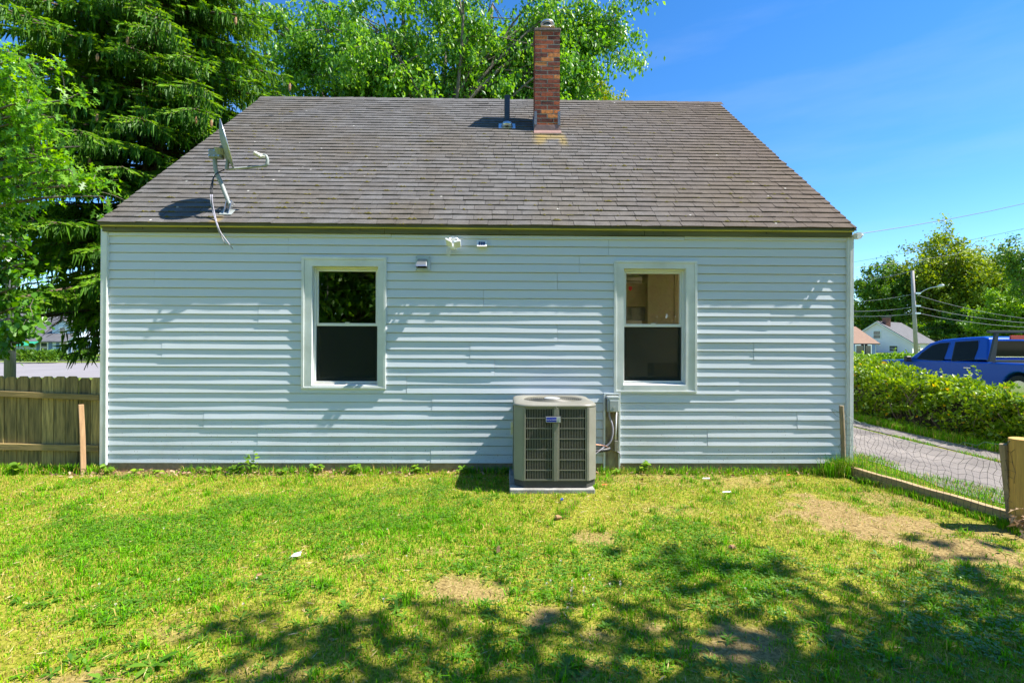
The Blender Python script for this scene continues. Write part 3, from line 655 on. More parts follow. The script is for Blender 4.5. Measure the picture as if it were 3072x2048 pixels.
# security decal inside the right pane
mb = MB(); p = aty(1891, 866, .071); s = .021
mb.prism([(p.x-s, .0712, p.z+s*1.1), (p.x, .0712, p.z+s*1.25), (p.x+s, .0712, p.z+s*1.1), (p.x+s*.95, .0712, p.z-s*.4), (p.x, .0712, p.z-s*1.4), (p.x-s*.95, .0712, p.z-s*.4)], (0,-.001,0)); mb.build('decal', M['redlamp'], win2)
mb = MB()
for k in range(3): mb.box(p.x-s*.6, p.x+s*.6, .0695, .0700, p.z+s*(.55-.5*k), p.z+s*(.72-.5*k))
mb.build('decal_print', M['dark'], win2)
for ya, yb, zl, zh in ((.25, 2.2, .35, 2.4), (3.2, 4.4, .95, 2.2)):      # unseen side wall openings, added to let sun into the house
    w = MB(); X = HW-.02
    for a in ((ya-.08, yb+.08, zh, zh+.08), (ya-.08, yb+.08, zl-.08, zl), (ya-.08, ya, zl, zh), (yb, yb+.08, zl, zh)): w.box(X, X+.03, a[0], a[1], a[2], a[3])
    if ya > 1: w.box(X-.05, X-.02, ya, yb, 1.55, 1.6)
    so_ = w.build('added_side_window' if ya > 1 else 'added_side_opening', M['trim'], house)
    if ya > 1: boxo('pane', M['glass'], so_, X-.06, X-.057, ya, yb, zl, zh)

# --- kitchen seen through the right window
kit = thing('kitchen_cabinet', (2.4, 1.6, .3), 'cream kitchen wall cabinets seen through the right window', 'cabinet')
def door(u0, v0, u1, v1, y, name, inset=True):
    a = aty(u0, v0, y); b = aty(u1, v1, y); x0, x1, z0, z1 = a.x, b.x, b.z, a.z
    d = boxo(name, M['cabinet'], kit, x0, x1, y, y+.3, z0, z1)
    if inset:
        e = .055; m2 = MB()
        for bx in ((x0, x0+e, z0, z1), (x1-e, x1, z0, z1), (x0+e, x1-e, z1-e, z1), (x0+e, x1-e, z0, z0+e)): m2.box(bx[0], bx[1], y-.012, y-.001, bx[2], bx[3])
        m2.build('door_frame', M['cabinet'], d)
door(1860, 850, 1940, 920, 1.7, 'wall_cabinet'); door(1943, 800, 2034, 985, 1.6, 'tall_panel')
a = aty(1860, 921, 1.72); b = aty(1941, 960, 1.72); boxo('microwave', M['steel'], kit, a.x, b.x-.01, 1.75, 2.0, b.z, a.z)
boxo('handle', M['steel'], kit, a.x+.17, a.x+.19, 1.70, 1.72, b.z, a.z-.02)
door(1960, 1090, 2045, 1145, 1.5, 'drawer_front')

# ================================================================== air conditioner and pad
pf = atz(1657, 1484); PADF = pf.y; ACX = aty(1656.5, 1400, PADF+.42).x; ACY = PADF+.035+.425; PZ = .055
mb = MB(); pcx = aty(1657.5, 1475, PADF).x
mb.box(pcx-.425, pcx+.425, PADF, PADF+.93, -.01, PZ)
single(mb.build('concrete_pad', M['pad'], bevel=.008), 'flat grey concrete pad under the air conditioner', 'concrete pad')
ACT = aty(1657, 1221.5, PADF+.04).z
ac = thing('air_conditioner', (ACX, ACY, PZ), 'taupe outdoor air conditioner unit with louvred grilles and blue badge beside the wall', 'air conditioner')
A = .418; FL = .315
def oct_(a, fl): return [(-fl,-a),(fl,-a),(a,-fl),(a,fl),(fl,a),(-fl,a),(-a,fl),(-a,-fl)]
def ring(a, fl, z, bulge=0): return [Vector((ACX+x, ACY+y, z)) for x, y in oct_(a, fl)]
ZB = PZ+.075
mb = MB(); mb.prism(ring(A-.006, FL-.004, PZ+.004), (0,0,.07)); mb.build('base_pan', M['acbase'], ac)
mb = MB(); mb.prism(ring(A-.055, FL-.03, ZB), (0,0,ACT-ZB-.01)); mb.build('coil', M['acdark'], ac)
for k in range(4):
    rot = Matrix.Rotation(k*math.pi/2, 3, 'Z')
    def L(x, y, z): p = rot @ Vector((x, y, 0)); return (ACX+p.x, ACY+p.y, z)
    def lbox(m, x0, x1, y0, y1, z0, z1): m.hexa([L(x0,y0,z0),L(x1,y0,z0),L(x1,y1,z0),L(x0,y1,z0),L(x0,y0,z1),L(x1,y0,z1),L(x1,y1,z1),L(x0,y1,z1)])
    m = MB(); m.prism([L(FL-.004,-A-.002,ZB-.002), L(FL+.02,-A+.001,ZB-.002), L(A-.001,-FL-.02,ZB-.002), L(A+.002,-FL+.004,ZB-.002), L(A-.03,-FL+.004,ZB-.002), L(FL-.004,-A+.03,ZB-.002)], (0,0,ACT-ZB))
    m.build('corner_panel', M['acpaint'], ac, bevel=.003)
    for (x0, x1) in ((-FL, -.024), (.024, FL-.006)):
        g = MB(); z0, z1 = ZB, ACT-.004; e = .014
        lbox(g, x0, x0+e, -A, -A+.02, z0, z1); lbox(g, x1-e, x1, -A, -A+.02, z0, z1); lbox(g, x0+e, x1-e, -A, -A+.02, z1-.014, z1); lbox(g, x0+e, x1-e, -A, -A+.02, z0, z0+.014)
        for r in range(1, 7):
            z = z0+(z1-z0)*r/7; lbox(g, x0+e, x1-e, -A+.001, -A+.014, z-.0042, z+.0042)
        n_ = 16; w = (x1-x0-2*e)/n_
        for q in range(1, n_): x = x0+e+q*w; lbox(g, x-.0026, x+.0026, -A+.003, -A+.019, z0+.0145, z1-.0145)
        g.build('louvre_grille', M['acslat'], ac)
    m = MB(); lbox(m, -.023, .023, -A-.008, -A+.02, ZB-.001, ACT-.003); m.build('centre_rib', M['acpaint'], ac, bevel=.004)
# top cover with the round fan opening
N = 64; zt = ACT+.030; rings = []
def octr(th, a, fl):
    best = 9
    for nx_, ny_, d in [(1,0,a),(-1,0,a),(0,1,a),(0,-1,a)]+[(sx*.7071,sy*.7071,(a+fl)*.7071) for sx in (-1,1) for sy in (-1,1)]:
        c = math.cos(th)*nx_+math.sin(th)*ny_
        if c > 1e-6: best = min(best, d/c)
    return best
prof = [(-.006, ACT-.004, 0), (.007, ACT-.002, 0), (.008, ACT+.016, 0), (-.004, ACT+.028, 0), (-.03, zt+.006, 0), (.33, zt+.012, 1), (.312, zt+.002, 1), (.31, ACT-.01, 1)]
mb = MB()
for k in range(N):
    th = 2*math.pi*k/N
    for off, z, ab in prof:
        r = off if ab else octr(th, A, FL+.01)+off
        mb.v.append((ACX+r*math.cos(th), ACY+r*math.sin(th), z))
m_ = len(prof)
for k in range(N):
    for q in range(m_-1): mb.f.append((k*m_+q, ((k+1)%N)*m_+q, ((k+1)%N)*m_+q+1, k*m_+q+1))
mb.build('top_cover', M['acpaint'], ac, smooth=True)
fg = MB()
for i in range(11):
    r = .085+i*.0215; fg.tube([(ACX+r*math.cos(2*math.pi*k/40), ACY+r*math.sin(2*math.pi*k/40), zt+.006+.012*(1-r/.31)) for k in range(41)], .0024, 5, False)
for k in range(8):
    th = math.pi*k/4+.3; fg.tube([(ACX+.08*math.cos(th), ACY+.08*math.sin(th), zt+.012), (ACX+.315*math.cos(th), ACY+.315*math.sin(th), zt+.003)], .003, 5)
fg.build('fan_guard', M['acslat'], ac)
MB().tube([(ACX,ACY,zt+.008),(ACX,ACY,zt+.018),(ACX,ACY,zt+.022)], [.085,.085,.07], 28).build('hub_plate', M['silver'], ac)
fb = MB()
for k in range(3):
    th = 2*math.pi*k/3+.2; c, s = math.cos(th), math.sin(th)
    P = [(r*c-w*s, r*s+w*c, h) for r, w, h in ((.06,-.03,.0),(.28,-.1,-.02),(.29,.09,.04),(.06,.05,.03))]
    fb.prism([(ACX+x, ACY+y, zt-.10+h) for x, y, h in P], (0,0,.004))
fb.build('fan_blade', M['acdark'], ac)
boxo('fan_well', M['acdark'], ac, ACX-.3, ACX+.3, ACY-.3, ACY+.3, zt-.16, zt-.155)
for x in (-FL-.03, 0.0, FL+.035):
    d = -A-.006 if abs(x) < .1 else -A+.022
    MB().tube([(ACX+x, ACY+d-.008, ACT+.006), (ACX+x, ACY+d+.006, ACT+.006)], .006, 10).build('screw', M['galv'], ac)
bx = aty(1659, 1258, ACY-A-.01).x; bz = aty(1659, 1258, ACY-A-.01).z; by = ACY-A-.0085
mb = MB(); mb.box(bx-.080, bx+.080, by-.010, by, bz-.034, bz+.034); badge = mb.build('badge', M['acbase'], ac, bevel=.008)
boxo('badge_plate', M['silver'], badge, bx-.073, bx+.073, by-.0125, by-.0105, bz-.027, bz+.027, bevel=.001)
boxo('badge_field', M['badge'], badge, bx-.068, bx+.034, by-.0145, by-.013, bz-.022, bz+.022)
def text_mesh(body, size, shear=0.0, extrude=.0005):
    cu = bpy.data.curves.new('lettering', 'FONT'); cu.body = body; cu.size = size; cu.shear = shear; cu.extrude = extrude; cu.align_x = 'CENTER'; cu.align_y = 'CENTER'
    o = bpy.data.objects.new('lettering_tmp', cu); COL.objects.link(o); bpy.context.view_layer.update()
    me = bpy.data.meshes.new_from_object(o.evaluated_get(bpy.context.evaluated_depsgraph_get()))
    bpy.data.objects.remove(o); me.name = 'lettering'; me.materials.clear(); return me
add_obj('lettering', text_mesh('American Standard', .0145, .35), M['white'], badge, (bx-.017, by-.0152, bz), (math.pi/2, 0, 0))
for k in range(2): boxo('badge_line', M['grey'], badge, bx+.041, bx+.066, by-.0136, by-.0126, bz+.004-.016*k, bz+.008-.016*k)
p = aty(1532, 1264, ACY); MB().box(ACX-A-.03, ACX-A-.004, ACY+.02, ACY+.07, ZB+.38, ZB+.52).build('bracket', M['galv'], ac, bevel=.003)

# ================================================================== disconnect box in its trimmed slot
dis = thing('disconnect_box', ((BOXR[0]+BOXR[1])/2, -.02, .0), 'grey electrical disconnect box with conduits in a trimmed slot below the right window', 'electrical box')
x0, x1, z0, z1 = BOXR; t = .022
mb = MB(); mb.box(x0, x0+t, -.03, .003, z0, z1); mb.box(x1-t, x1, -.03, .003, z0, z1); mb.box(x0+t, x1-t, -.03, .003, z1-t, z1); mb.build('slot_trim', M['trim'], dis, bevel=.003)
boxo('backing_board', M['oldboard'], dis, x0+t, x1-t, -.006, .0035, .02, z1-t)
b = rect(1820, 1188, 1856, 1235, -.07); mb = MB()
mb.prism([(b[0]+.008,-.03,b[2]), (b[1]-.004,-.03,b[2]), (b[1]-.004,-.03,b[3]-.02), (b[0]+.008,-.03,b[3]-.02)], (0,-.055,0)); mb.build('enclosure', M['grey'], dis, bevel=.006)
mb = MB(); mb.box(b[0]+.0, b[1]+.004, -.088, -.0065, b[3]-.034, b[3]); mb.build('hood', M['grey'], dis, bevel=.008)
mb = MB(); mb.prism([(b[0]+.03,-.086,b[2]+.006), (b[1]-.006,-.086,b[2]+.006), (b[1]-.006,-.086,b[3]-.045), (b[0]+.03,-.086,b[3]-.045)], (0,-.012,0)); mb.build('cover', M['grey'], dis, bevel=.005)
c = ((b[0]+b[1])/2+.01, (b[2]+b[3])/2-.035); MB().tube([(c[0],-.098,c[1]),(c[0],-.102,c[1])], .014, 16).build('seal', M['silver'], dis)
def px3(pts, y0, y1=None): return [aty(u, v, y0 if y1 is None else y0+(y1-y0)*i/(len(pts)-1)) for i, (u, v) in enumerate(pts)]
def smooth_path(P, n=6):
    P = [Vector(p) for p in P]; out = []
    for i in range(len(P)-1):
        a, b_, c_, d = P[max(i-1,0)], P[i], P[i+1], P[min(i+2,len(P)-1)]
        for k in range(n):
            t = k/n; out.append(.5*((2*b_)+(c_-a)*t+(2*a-5*b_+4*c_-d)*t*t+(3*b_-a-3*c_+d)*t**3))
    return out+[P[-1]]
MB().tube(smooth_path(px3([(1827,1236),(1829,1252),(1836,1272),(1838,1296),(1833,1320),(1822,1336),(1808,1342)], -.03, -.05)), .011, 10).build('flexible_conduit', M['cablegrey'], dis, smooth=True)
MB().tube(px3([(1849,1236),(1847,1318)], -.025), .009, 10).build('pipe_conduit', M['white'], dis, smooth=True)
boxo('junction_box', M['acpaint'], dis, aty(1843,1322,-.03).x, aty(1853,1322,-.03).x, -.045, -.0065, aty(1843,1353,-.03).z, aty(1843,1321,-.03).z, bevel=.003)
MB().tube(smooth_path(px3([(1839,1349),(1846,1352),(1858,1358),(1861,1372)], -.03)), .005, 8).build('earth_cable', M['cablegrey'], dis, smooth=True)
ref = thing('refrigerant_line', (ACX+A, ACY+.2, .2), 'black insulated refrigerant line with thin copper pipe between the unit and the wall slot', 'pipe')
MB().tube(smooth_path([(ACX+.38, ACY+.12, .30)]+px3([(1776,1354),(1800,1351),(1822,1348),(1829,1344)], -.12, -.02)), .022, 12).build('insulated_pipe', M['foam'], ref, smooth=True)
MB().tube(smooth_path([(ACX+.38, ACY+.12, .40)]+px3([(1778,1332),(1804,1335),(1820,1339),(1829,1346)], -.14, -.02)), .006, 8).build('copper_pipe', M['copper'], ref, smooth=True)
MB().tube(smooth_path([(ACX+.38, ACY+.12, .25)]+px3([(1778,1366),(1800,1350),(1815,1338)], -.14, -.07)), .007, 8).build('grey_whip', M['cablegrey'], ref, smooth=True)

# ================================================================== satellite dish
F = DISHFOOT; DY = F.y
dish = thing('satellite_dish', F, 'grey satellite dish on a bent mast near the left eave', 'satellite dish')
nr = n; mb = MB(); P = [F+Vector((sx*.075,0,0))+dn*sy*.07+nr*.014 for sx, sy in ((-1,1),(1,1),(1,-1),(-1,-1))]; mb.prism(P, nr*.006); mb.build('foot_plate', M['dishgrey'], dish, bevel=.003)
mb = MB(); top = aty(690, 608, DY)
for sx in (-.03, .03): mb.prism([F+Vector((sx,0,0))+dn*.05+nr*.02, F+Vector((sx,0,0))-dn*.05+nr*.02, top+Vector((sx,.03,.02)), top+Vector((sx,-.03,.02))], (.006,0,0))
mb.build('foot_bracket', M['galv'], dish)
mast = smooth_path([aty(693, 622, DY), aty(678, 587, DY), aty(664, 551, DY), aty(652, 524, DY), aty(646, 500, DY), aty(645, 470, DY)])
MB().tube(mast, .024, 14).build('mast', M['dishgrey'], dish, smooth=True)
hd = aty(650, 464, DY); mb = MB(); mb.box(hd.x-.075, hd.x+.07, hd.y-.045, hd.y+.045, hd.z-.05, hd.z+.05); mb.build('head_bracket', M['dishgrey'], dish, bevel=.01)
for dx in (-.06, .0, .05):
    for dz in (-.03, .03): MB().tube([(hd.x+dx, hd.y-.055, hd.z+dz), (hd.x+dx, hd.y-.0455, hd.z+dz)], .007, 8).build('bolt', M['galv'], dish)
dc = aty(677, 435, DY); dnv = Vector((.87, .405, .26)).normalized(); sv_ = dnv.cross(Vector((0,0,1))).normalized(); uv_ = sv_.cross(dnv).normalized()
mb = MB(); NR, NT = 7, 32
for side, off in ((0, 0), (1, -.008)):
    base = len(mb.v)
    for i in range(NR+1):
        rr = i/NR
        for k in range(NT):
            th = 2*math.pi*k/NT; mb.v.append(tuple(dc+sv_*(.25*rr*math.cos(th))+uv_*(.285*rr*math.sin(th))+dnv*(.055*(rr*rr-1)+.02+off)))
    for i in range(NR):
        for k in range(NT):
            q = (base+i*NT+k, base+i*NT+(k+1)%NT, base+(i+1)*NT+(k+1)%NT, base+(i+1)*NT+k); mb.f.append(q if side == 0 else q[::-1])
for k in range(NT): mb.f.append((NR*NT+k, NR*NT+(k+1)%NT, (2*NR+1)*NT+NT*0+(k+1)%NT+0, (2*NR+1)*NT+k))
mb.build('reflector', M['dishgrey'], dish, smooth=True)
rim = [dc+sv_*(.252*math.cos(t_))+uv_*(.287*math.sin(t_))+dnv*.018 for t_ in (2*math.pi*i/40 for i in range(41))]; MB().tube(rim, .006, 6, False).build('rim', M['galv'], dish, smooth=True)
mb = MB(); bk = dc-dnv*.06; mb.tube([hd+Vector((.05,0,.0)), bk-uv_*.03], [.05,.075], 14); mb.tube([bk-uv_*.02, dc-uv_*.17-dnv*.02, aty(680, 509, DY)], [.028,.022,.02], 10); mb.build('back_support', M['dishgrey'], dish)
arm0 = aty(687, 508, DY); arm1 = aty(797, 498, DY)
mb = MB(); d_ = (arm1-arm0); 
mb.tube([arm0, arm0+d_*.5, arm1], [.014,.014,.014], 4); mb.build('feed_arm', M['dishgrey'], dish)
mb = MB(); mb.tube(smooth_path([arm1-Vector((.02,0,0)), aty(801,494,DY), aty(802,478,DY), aty(797,468,DY), aty(790,467,DY)]), [.020]*24+[.02], 8); mb.build('feed_bracket', M['dishgrey'], dish, smooth=True)
for du, dv, dy in ((-9,-4,.03), (-2,0,0), (4,5,-.03)):
    a = aty(773+du, 464+dv, DY+dy); b = aty(795, 468+dv*.5, DY+dy*.6); d = (b-a).normalized()
    MB().tube([a, a+d*.02, a+d*.035, b], [.026,.026,.013,.012], 12).build('feed_horn', M['lnb'], dish)
for off in (0, 9):
    P = px3([(673,510),(660,515),(643,528),(633+off*.5,560),(632+off*.5,600)], DY, DY-.12)
    P += [aty(640+off*.4, 640, -.02), aty(651+off*.2, 675, -.105), aty(657+off*.4, 695, -.10)]
    P += [aty(676, 733, -.06)] if off == 0 else [aty(672, 712, -.09), aty(698, 746, -.05)]
    P = smooth_path(P, 5); k = 18
    MB().tube(P[:k+1], .006, 7).build('cable', M['cable'], dish, smooth=True); MB().tube(P[k:], .0065, 7).build('cable', M['cablegrey'], dish, smooth=True)

# ================================================================== small fittings on the wall
vh = thing('vent_hood', aty(1268, 812, -.014), 'small square metal exhaust vent hood on the siding between the windows', 'vent')
r = rect(1246, 768, 1291, 812, -.03)
boxo('back_plate', M['galv'], vh, r[0], r[1], -.022, -.013, r[2], r[3], bevel=.002)
xa, xb = r[0]+.022, r[1]-.038; mb = MB()
mb.add([(xa+.008,-.0225,r[3]-.03),(xb-.008,-.0225,r[3]-.03),(xb,-.105,r[2]+.055),(xa,-.105,r[2]+.055),(xa-.006,-.115,r[2]+.04),(xb+.006,-.115,r[2]+.04),(xa-.006,-.0225,r[2]+.03),(xb+.006,-.0225,r[2]+.03)],
       [(0,1,2,3),(3,2,5,4),(0,3,4,6),(1,7,5,2)]); mb.build('hood', M['galv'], vh)
boxo('damper', M['dark'], vh, xa+.002, xb-.002, -.0226, -.0222, r[2]+.032, r[3]-.04)
for sx in (r[0]+.012, r[1]-.012):
    for sz in (r[2]+.012, r[3]-.012): MB().tube([(sx,-.026,sz),(sx,-.0222,sz)], .005, 8).build('screw', M['steel'], vh)
sl = thing('security_light', aty(1359, 732, -.014), 'white twin-head motion security light under the eave', 'security light')
def P_(u, v, y): return aty(u, v, y)
MB().tube([P_(1360,716,-.02), P_(1360,716,-.06)], [.035,.03], 16).build('base', M['white'], sl, smooth=False)
for (ua, va, ub, vb_) in ((1337,719,1357,730), (1362,730,1382,725)):
    a = P_(ua, va, -.15); b = P_(ub, vb_, -.15); m = (a+b)/2; d = (b-a); u_ = Vector((0,-.55,.25)).normalized()*.075; w_ = Vector((0,-.25,-.55)).normalized()*.025
    mb = MB(); mb.hexa([a-u_+w_, b-u_+w_, b+u_*.6+w_, a+u_*.6+w_, a-u_, b-u_, b+u_*.6, a+u_*.6]); mb.build('lamp_head', M['white'], sl, bevel=.008)
MB().tube([P_(1349,716,-.10), P_(1354,714,-.06), P_(1366,714,-.06), P_(1372,716,-.10), P_(1374,724,-.13)], .011, 8).build('arm', M['white'], sl, smooth=True)
MB().tube([P_(1350,716,-.10), P_(1347,722,-.13)], .012, 8).build('arm', M['white'], sl, smooth=True)
a = P_(1351, 738, -.09); b = P_(1369, 749, -.09); mb = MB(); mb.box(a.x, b.x, -.12, -.05, b.z, a.z); mb.build('motion_sensor', M['white'], sl, bevel=.010)
MB().tube([P_(1359,730,-.08), P_(1359,739,-.08)], .009, 8).build('sensor_neck', M['white'], sl)
for k in range(4):
    MB().tube(smooth_path([P_(1350,739,-.05), P_(1341+k*2,745,-.05), P_(1339+k*2,756,-.04), P_(1343+k*2,768,-.035), P_(1348+k,757,-.04), P_(1350,742,-.05)]), .0022, 5).build('spare_cable', M['white'], sl)
MB().tube(smooth_path([P_(1376,735,-.1), P_(1381,745,-.05), P_(1376,751,-.04), P_(1368,749,-.05)]), .0022, 5).build('cable', M['white'], sl)
MB().tube(smooth_path([P_(1370,714,-.05), P_(1388,717,-.03), P_(1402,724,-.03), P_(1431,728,-.035)]), .0022, 5).build('cable', M['white'], sl)
sp = thing('solar_panel', aty(1445, 741, -.014), 'tiny white-framed solar panel on the siding beside the security light', 'solar panel')
r = rect(1431, 721, 1460, 741, -.05); mb = MB(); f = .018
P = lambda x, z, o=0: (x, -.035-(z-r[2])*0+-.05*(1-(z-r[2])/(r[3]-r[2]))+o, z)
cells = MB(); cells.hexa([P(r[0],r[2],-.0),P(r[1],r[2],-.0),(r[1],-.014,r[2]+.01),(r[0],-.014,r[2]+.01),P(r[0],r[3]),P(r[1],r[3]),(r[1],-.014,r[3]-.01),(r[0],-.014,r[3]-.01)]); cells.build('frame', M['white'], sp, bevel=.003)
w_ = (r[1]-r[0]-2*f)/3
for i in range(3):
    for j_ in range(2):
        xa = r[0]+f+i*w_+.002; xb = r[0]+f+(i+1)*w_-.002; h = (r[3]-r[2]-2*f*.8)/2; za = r[2]+f*.8+j_*h+.0015; zb = za+h-.003
        m2 = MB(); m2.quad(P(xa,za,-.002), P(xb,za,-.002), P(xb,zb,-.002), P(xa,zb,-.002)); m2.build('cell', M['solar'], sp)

# ================================================================== fences, stakes, timbers
FY = .10
pk = thing('picket_fence', (-5.4, FY, 0), 'weathered dog-eared wooden picket fence butting the left house corner', 'fence')
scale_x = lambda u: aty(u, 1250, FY).x
edges = [307, 271, 234.5, 197.5, 161, 124, 87, 50.5, 12.5, -25, -62, -99, -136, -173, -210, -247, -284, -321, -358, -395, -432, -469, -506]
for i, (ur, ul) in enumerate(zip(edges[:-1], edges[1:])):
    xr, xl = scale_x(ur), scale_x(ul); w = xr-xl; zt = aty((ur+ul)/2, 1128+random.uniform(-2,2)+(5 if i < 2 else 0), FY).z; e = .03; g = .003
    mb = MB(); y = FY+random.uniform(-.003,.003)
    mb.prism([(xl+g,y,.01),(xr-g,y,.01),(xr-g-.004,y,zt-e),(xr-g-e,y,zt),(xl+g+e,y,zt),(xl+g-.002,y,zt-e)], (0,.018,0)); mb.build('picket', M['fence'], pk, bevel=.0025, seg=1)
xr = scale_x(304); xl = scale_x(-508)
for (ra, rb, la, lb) in ((1184,1201,1172,1189), (1335,1354,1330,1347)):
    za, zb = aty(305, ra, FY-.04).z, aty(305, rb, FY-.04).z; zc, zd = aty(0, la, FY-.04).z, aty(0, lb, FY-.04).z; sl_ = (zc-za)/(scale_x(0)-xr)
    mb = MB(); dz = sl_*(xl-xr); mb.hexa([(xl,FY-.042,zb+dz),(xr,FY-.042,zb),(xr,FY-.005,zb),(xl,FY-.005,zb+dz),(xl,FY-.042,za+dz),(xr,FY-.042,za),(xr,FY-.005,za),(xl,FY-.005,za+dz)]); mb.build('rail', M['railw'], pk, bevel=.004)
boxo('end_post', M['fence'], pk, xr+.006, xr+.012, FY-.02, FY+.10, .0, aty(306,1133,FY).z)
def stake(u0, v0, u1, v1, y, r, mat, label, sides=7):
    a = aty(u0, v0, y); b = aty(u1, v1, y); mb = MB(); mb.tube([b-Vector((0,0,.06)), b+(a-b)*.5+Vector((.004,0,0)), a], [r*1.03, r, r*.97], sides)
    return single(mb.build('wooden_stake', mat, bevel=.003, seg=1), label, 'stake')
stake(243, 1213, 250, 1402, -.12, .034, M['stake'], 'pale reddish wooden stake standing in front of the picket fence', 4)
mb = MB(); a = atz(-40, 1399); b = atz(98, 1398); mb.tube([(a.x-.3, a.y+.08, .05), (b.x, b.y+.05, .05)], .052, 9)
single(mb.build('landscape_timber', M['roundpost'], bevel=.006, seg=1), 'short tan landscape timber lying at the foot of the picket fence', 'timber')
# wire fence at the right
SA = aty(2528, 1395, -.14); SB = atz(3030, 1583)
stake(2524, 1216, 2531, 1396, -.14, .026, M['greystake'], 'thin grey wooden stake at the right house corner holding the wire fence', 6)
pA = atz(3036, 1578); a = aty(3010, 1331, pA.y); b = aty(3037, 1560, pA.y)
mb = MB(); mb.tube([b-Vector((0,0,.12)), a], [.030,.032], 5); single(mb.build('wooden_stake', M['greystake'], bevel=.003, seg=1), 'leaning split grey stake propped against the thick round post', 'stake')
pB = atz(3078, 1590); tz = aty(3060, 1316, pB.y).z; mb = MB(); mb.tube([(pB.x-.0, pB.y+.02, -.1), (pB.x-.01, pB.y+.02, tz*.6), (pB.x-.02, pB.y+.02, tz)], [.083,.081,.079], 20)
rp = single(mb.build('round_post', M['roundpost'], bevel=.005), 'thick tan round wooden fence post at the right edge', 'post')
mb = MB(); A0 = Vector((SA.x+.02, -.10, 0)); B0 = Vector((pA.x+.05, pA.y-.10, 0))
nseg = 12
for i in range(nseg):
    t0, t1 = i/nseg, (i+1)/nseg; c0 = A0.lerp(B0, t0); c1 = A0.lerp(B0, t1)
    w0 = .012*math.sin(i*1.7); w1 = .012*math.sin((i+1)*1.7); h = .115
    mb.hexa([(c0.x-.04+w0,c0.y,-.02),(c0.x+.04+w0,c0.y,-.02),(c1.x+.04+w1,c1.y,-.02),(c1.x-.04+w1,c1.y,-.02),(c0.x-.04+w0,c0.y,h),(c0.x+.04+w0,c0.y,h-.004),(c1.x+.04+w1,c1.y,h-.004),(c1.x-.04+w1,c1.y,h)])
mb.f = [f for f in mb.f if True]
single(mb.build('edging_timber', M['timber']), 'long weathered timber lying along the foot of the wire fence', 'timber')
wf = thing('wire_fence', (A0.x+.02, (A0.y+B0.y)/2, 0), 'sagging green wire mesh fence from the house corner to the round post', 'wire fence')
FA = Vector((SA.x-.02, -.13, 0)); FB_ = Vector((pB.x-.08, pB.y+.0, 0)); NV = 30; hs = [0, .05, .10, .15, .20, .25, .30, .35, .41, .48, .56, .64]
def wp(i, jz):
    t = i/NV; c = FA.lerp(FB_, t); h = hs[jz]; k = h/.64
    sag = .17*math.sin(math.pi*min(1, t*1.02))*k*k + .02*math.sin(i*2.1)*k
    wx = .035*math.sin(i*.55+jz*.9)*k*(1-k*.3)+.018*math.sin(i*1.9+jz*2.3)*k
    return Vector((c.x+wx*.8+(.05*k*math.sin(i*.33)), c.y+.035*math.sin(jz*1.7+i*.35)*k, .07+h-sag*.9))
for i in range(NV+1):
    MB().tube([wp(i, q) for q in range(len(hs))], .0016, 3, False).build('vertical_wire', M['wiredark'], wf)
for q in range(len(hs)):
    MB().tube([wp(i, q) for i in range(NV+1)], .0013 if q < len(hs)-1 else .0022, 3, False).build('horizontal_wire', M['wiredark'] if q < len(hs)-1 else M['wire'], wf)
a = wp(0, len(hs)-1); MB().tube(smooth_path([a, a+Vector((-.06,-.02,.03)), a+Vector((-.12,-.03,.05)), a+Vector((-.07,-.03,-.02)), a+Vector((.02,-.04,-.06))]), .002, 4).build('loose_wire', M['wire'], wf)

# ================================================================== pickup truck on the neighbour's drive
TX = 13.54; TW = 1.84; TYR = 7.64
truck = thing('pickup_truck', (TX+TW/2, 8.6, 0), 'blue extended-cab pickup truck with black rack behind the hedge', 'pickup truck')
def arch(yc, r, zb, n=10): return [(yc-r*math.cos(math.pi*k/n)*-1, zb+r*math.sin(math.pi*k/n)) for k in range(n+1)]
prof_ = [(5.66,.42), (5.62,.62), (5.64,1.03), (7.60,1.03), (7.62,1.03), (10.30,1.02), (11.45,.955), (11.85,.86), (11.97,.70), (11.98,.42)]
a1 = [(11.1+.40*math.cos(math.pi*k/10), .40+.40*math.sin(math.pi*k/10)) for k in range(11)]; a2 = [(6.75+.40*math.cos(math.pi*k/10), .40+.40*math.sin(math.pi*k/10)) for k in range(11)]
prof_ = prof_ + a1 + [(10.6,.36),(7.3,.36)] + a2
mb = MB(); mb.prism([(TX, y, z) for y, z in prof_], (TW, 0, 0)); mb.build('body', M['carpaint'], truck, bevel=.045, seg=3)
boxo('bed_floor', M['blackmetal'], truck, TX+.1, TX+TW-.1, 5.8, 7.5, 1.031, 1.036)
gl = [(2722,1084), (2748,1060), (2788,1029), (2826,1018.5), (2896,1012), (2950,1009), (2966,1014), (2964,1080)]
def side(u, v, off=0.0):
    x = TX+.03
    for _ in range(4):
        p = atx(u, v, x); x = TX+.02+max(0, p.z-1.02)/.72*.17+off
    return atx(u, v, x)
Lp = [side(u, v) for u, v in gl]; Lp = [Vector((p.x, p.y, max(p.z, 1.0))) for p in Lp]; Rp = [Vector((2*TX+TW-p.x, p.y, p.z)) for p in Lp]; k = len(Lp)
mb = MB(); mb.add(Lp+Rp, [tuple(range(k)), tuple(range(k, 2*k))[::-1]]+[(i, i+k, (i+1)%k+k, (i+1)%k) for i in range(k)]); mb.build('cab', M['carpaint'], truck, bevel=.05, seg=3)
def wpoly(name, pts, mat, off=-.012, th=.01):
    P = [side(u, v, off) for u, v in pts]; mb = MB(); mb.prism(P, (th, 0, 0)); return mb.build(name, mat, truck)
fw = [(2752,1075),(2766,1058.5),(2797,1036),(2819,1030),(2847,1027.7),(2839,1053),(2829,1079.6),(2803,1083)]
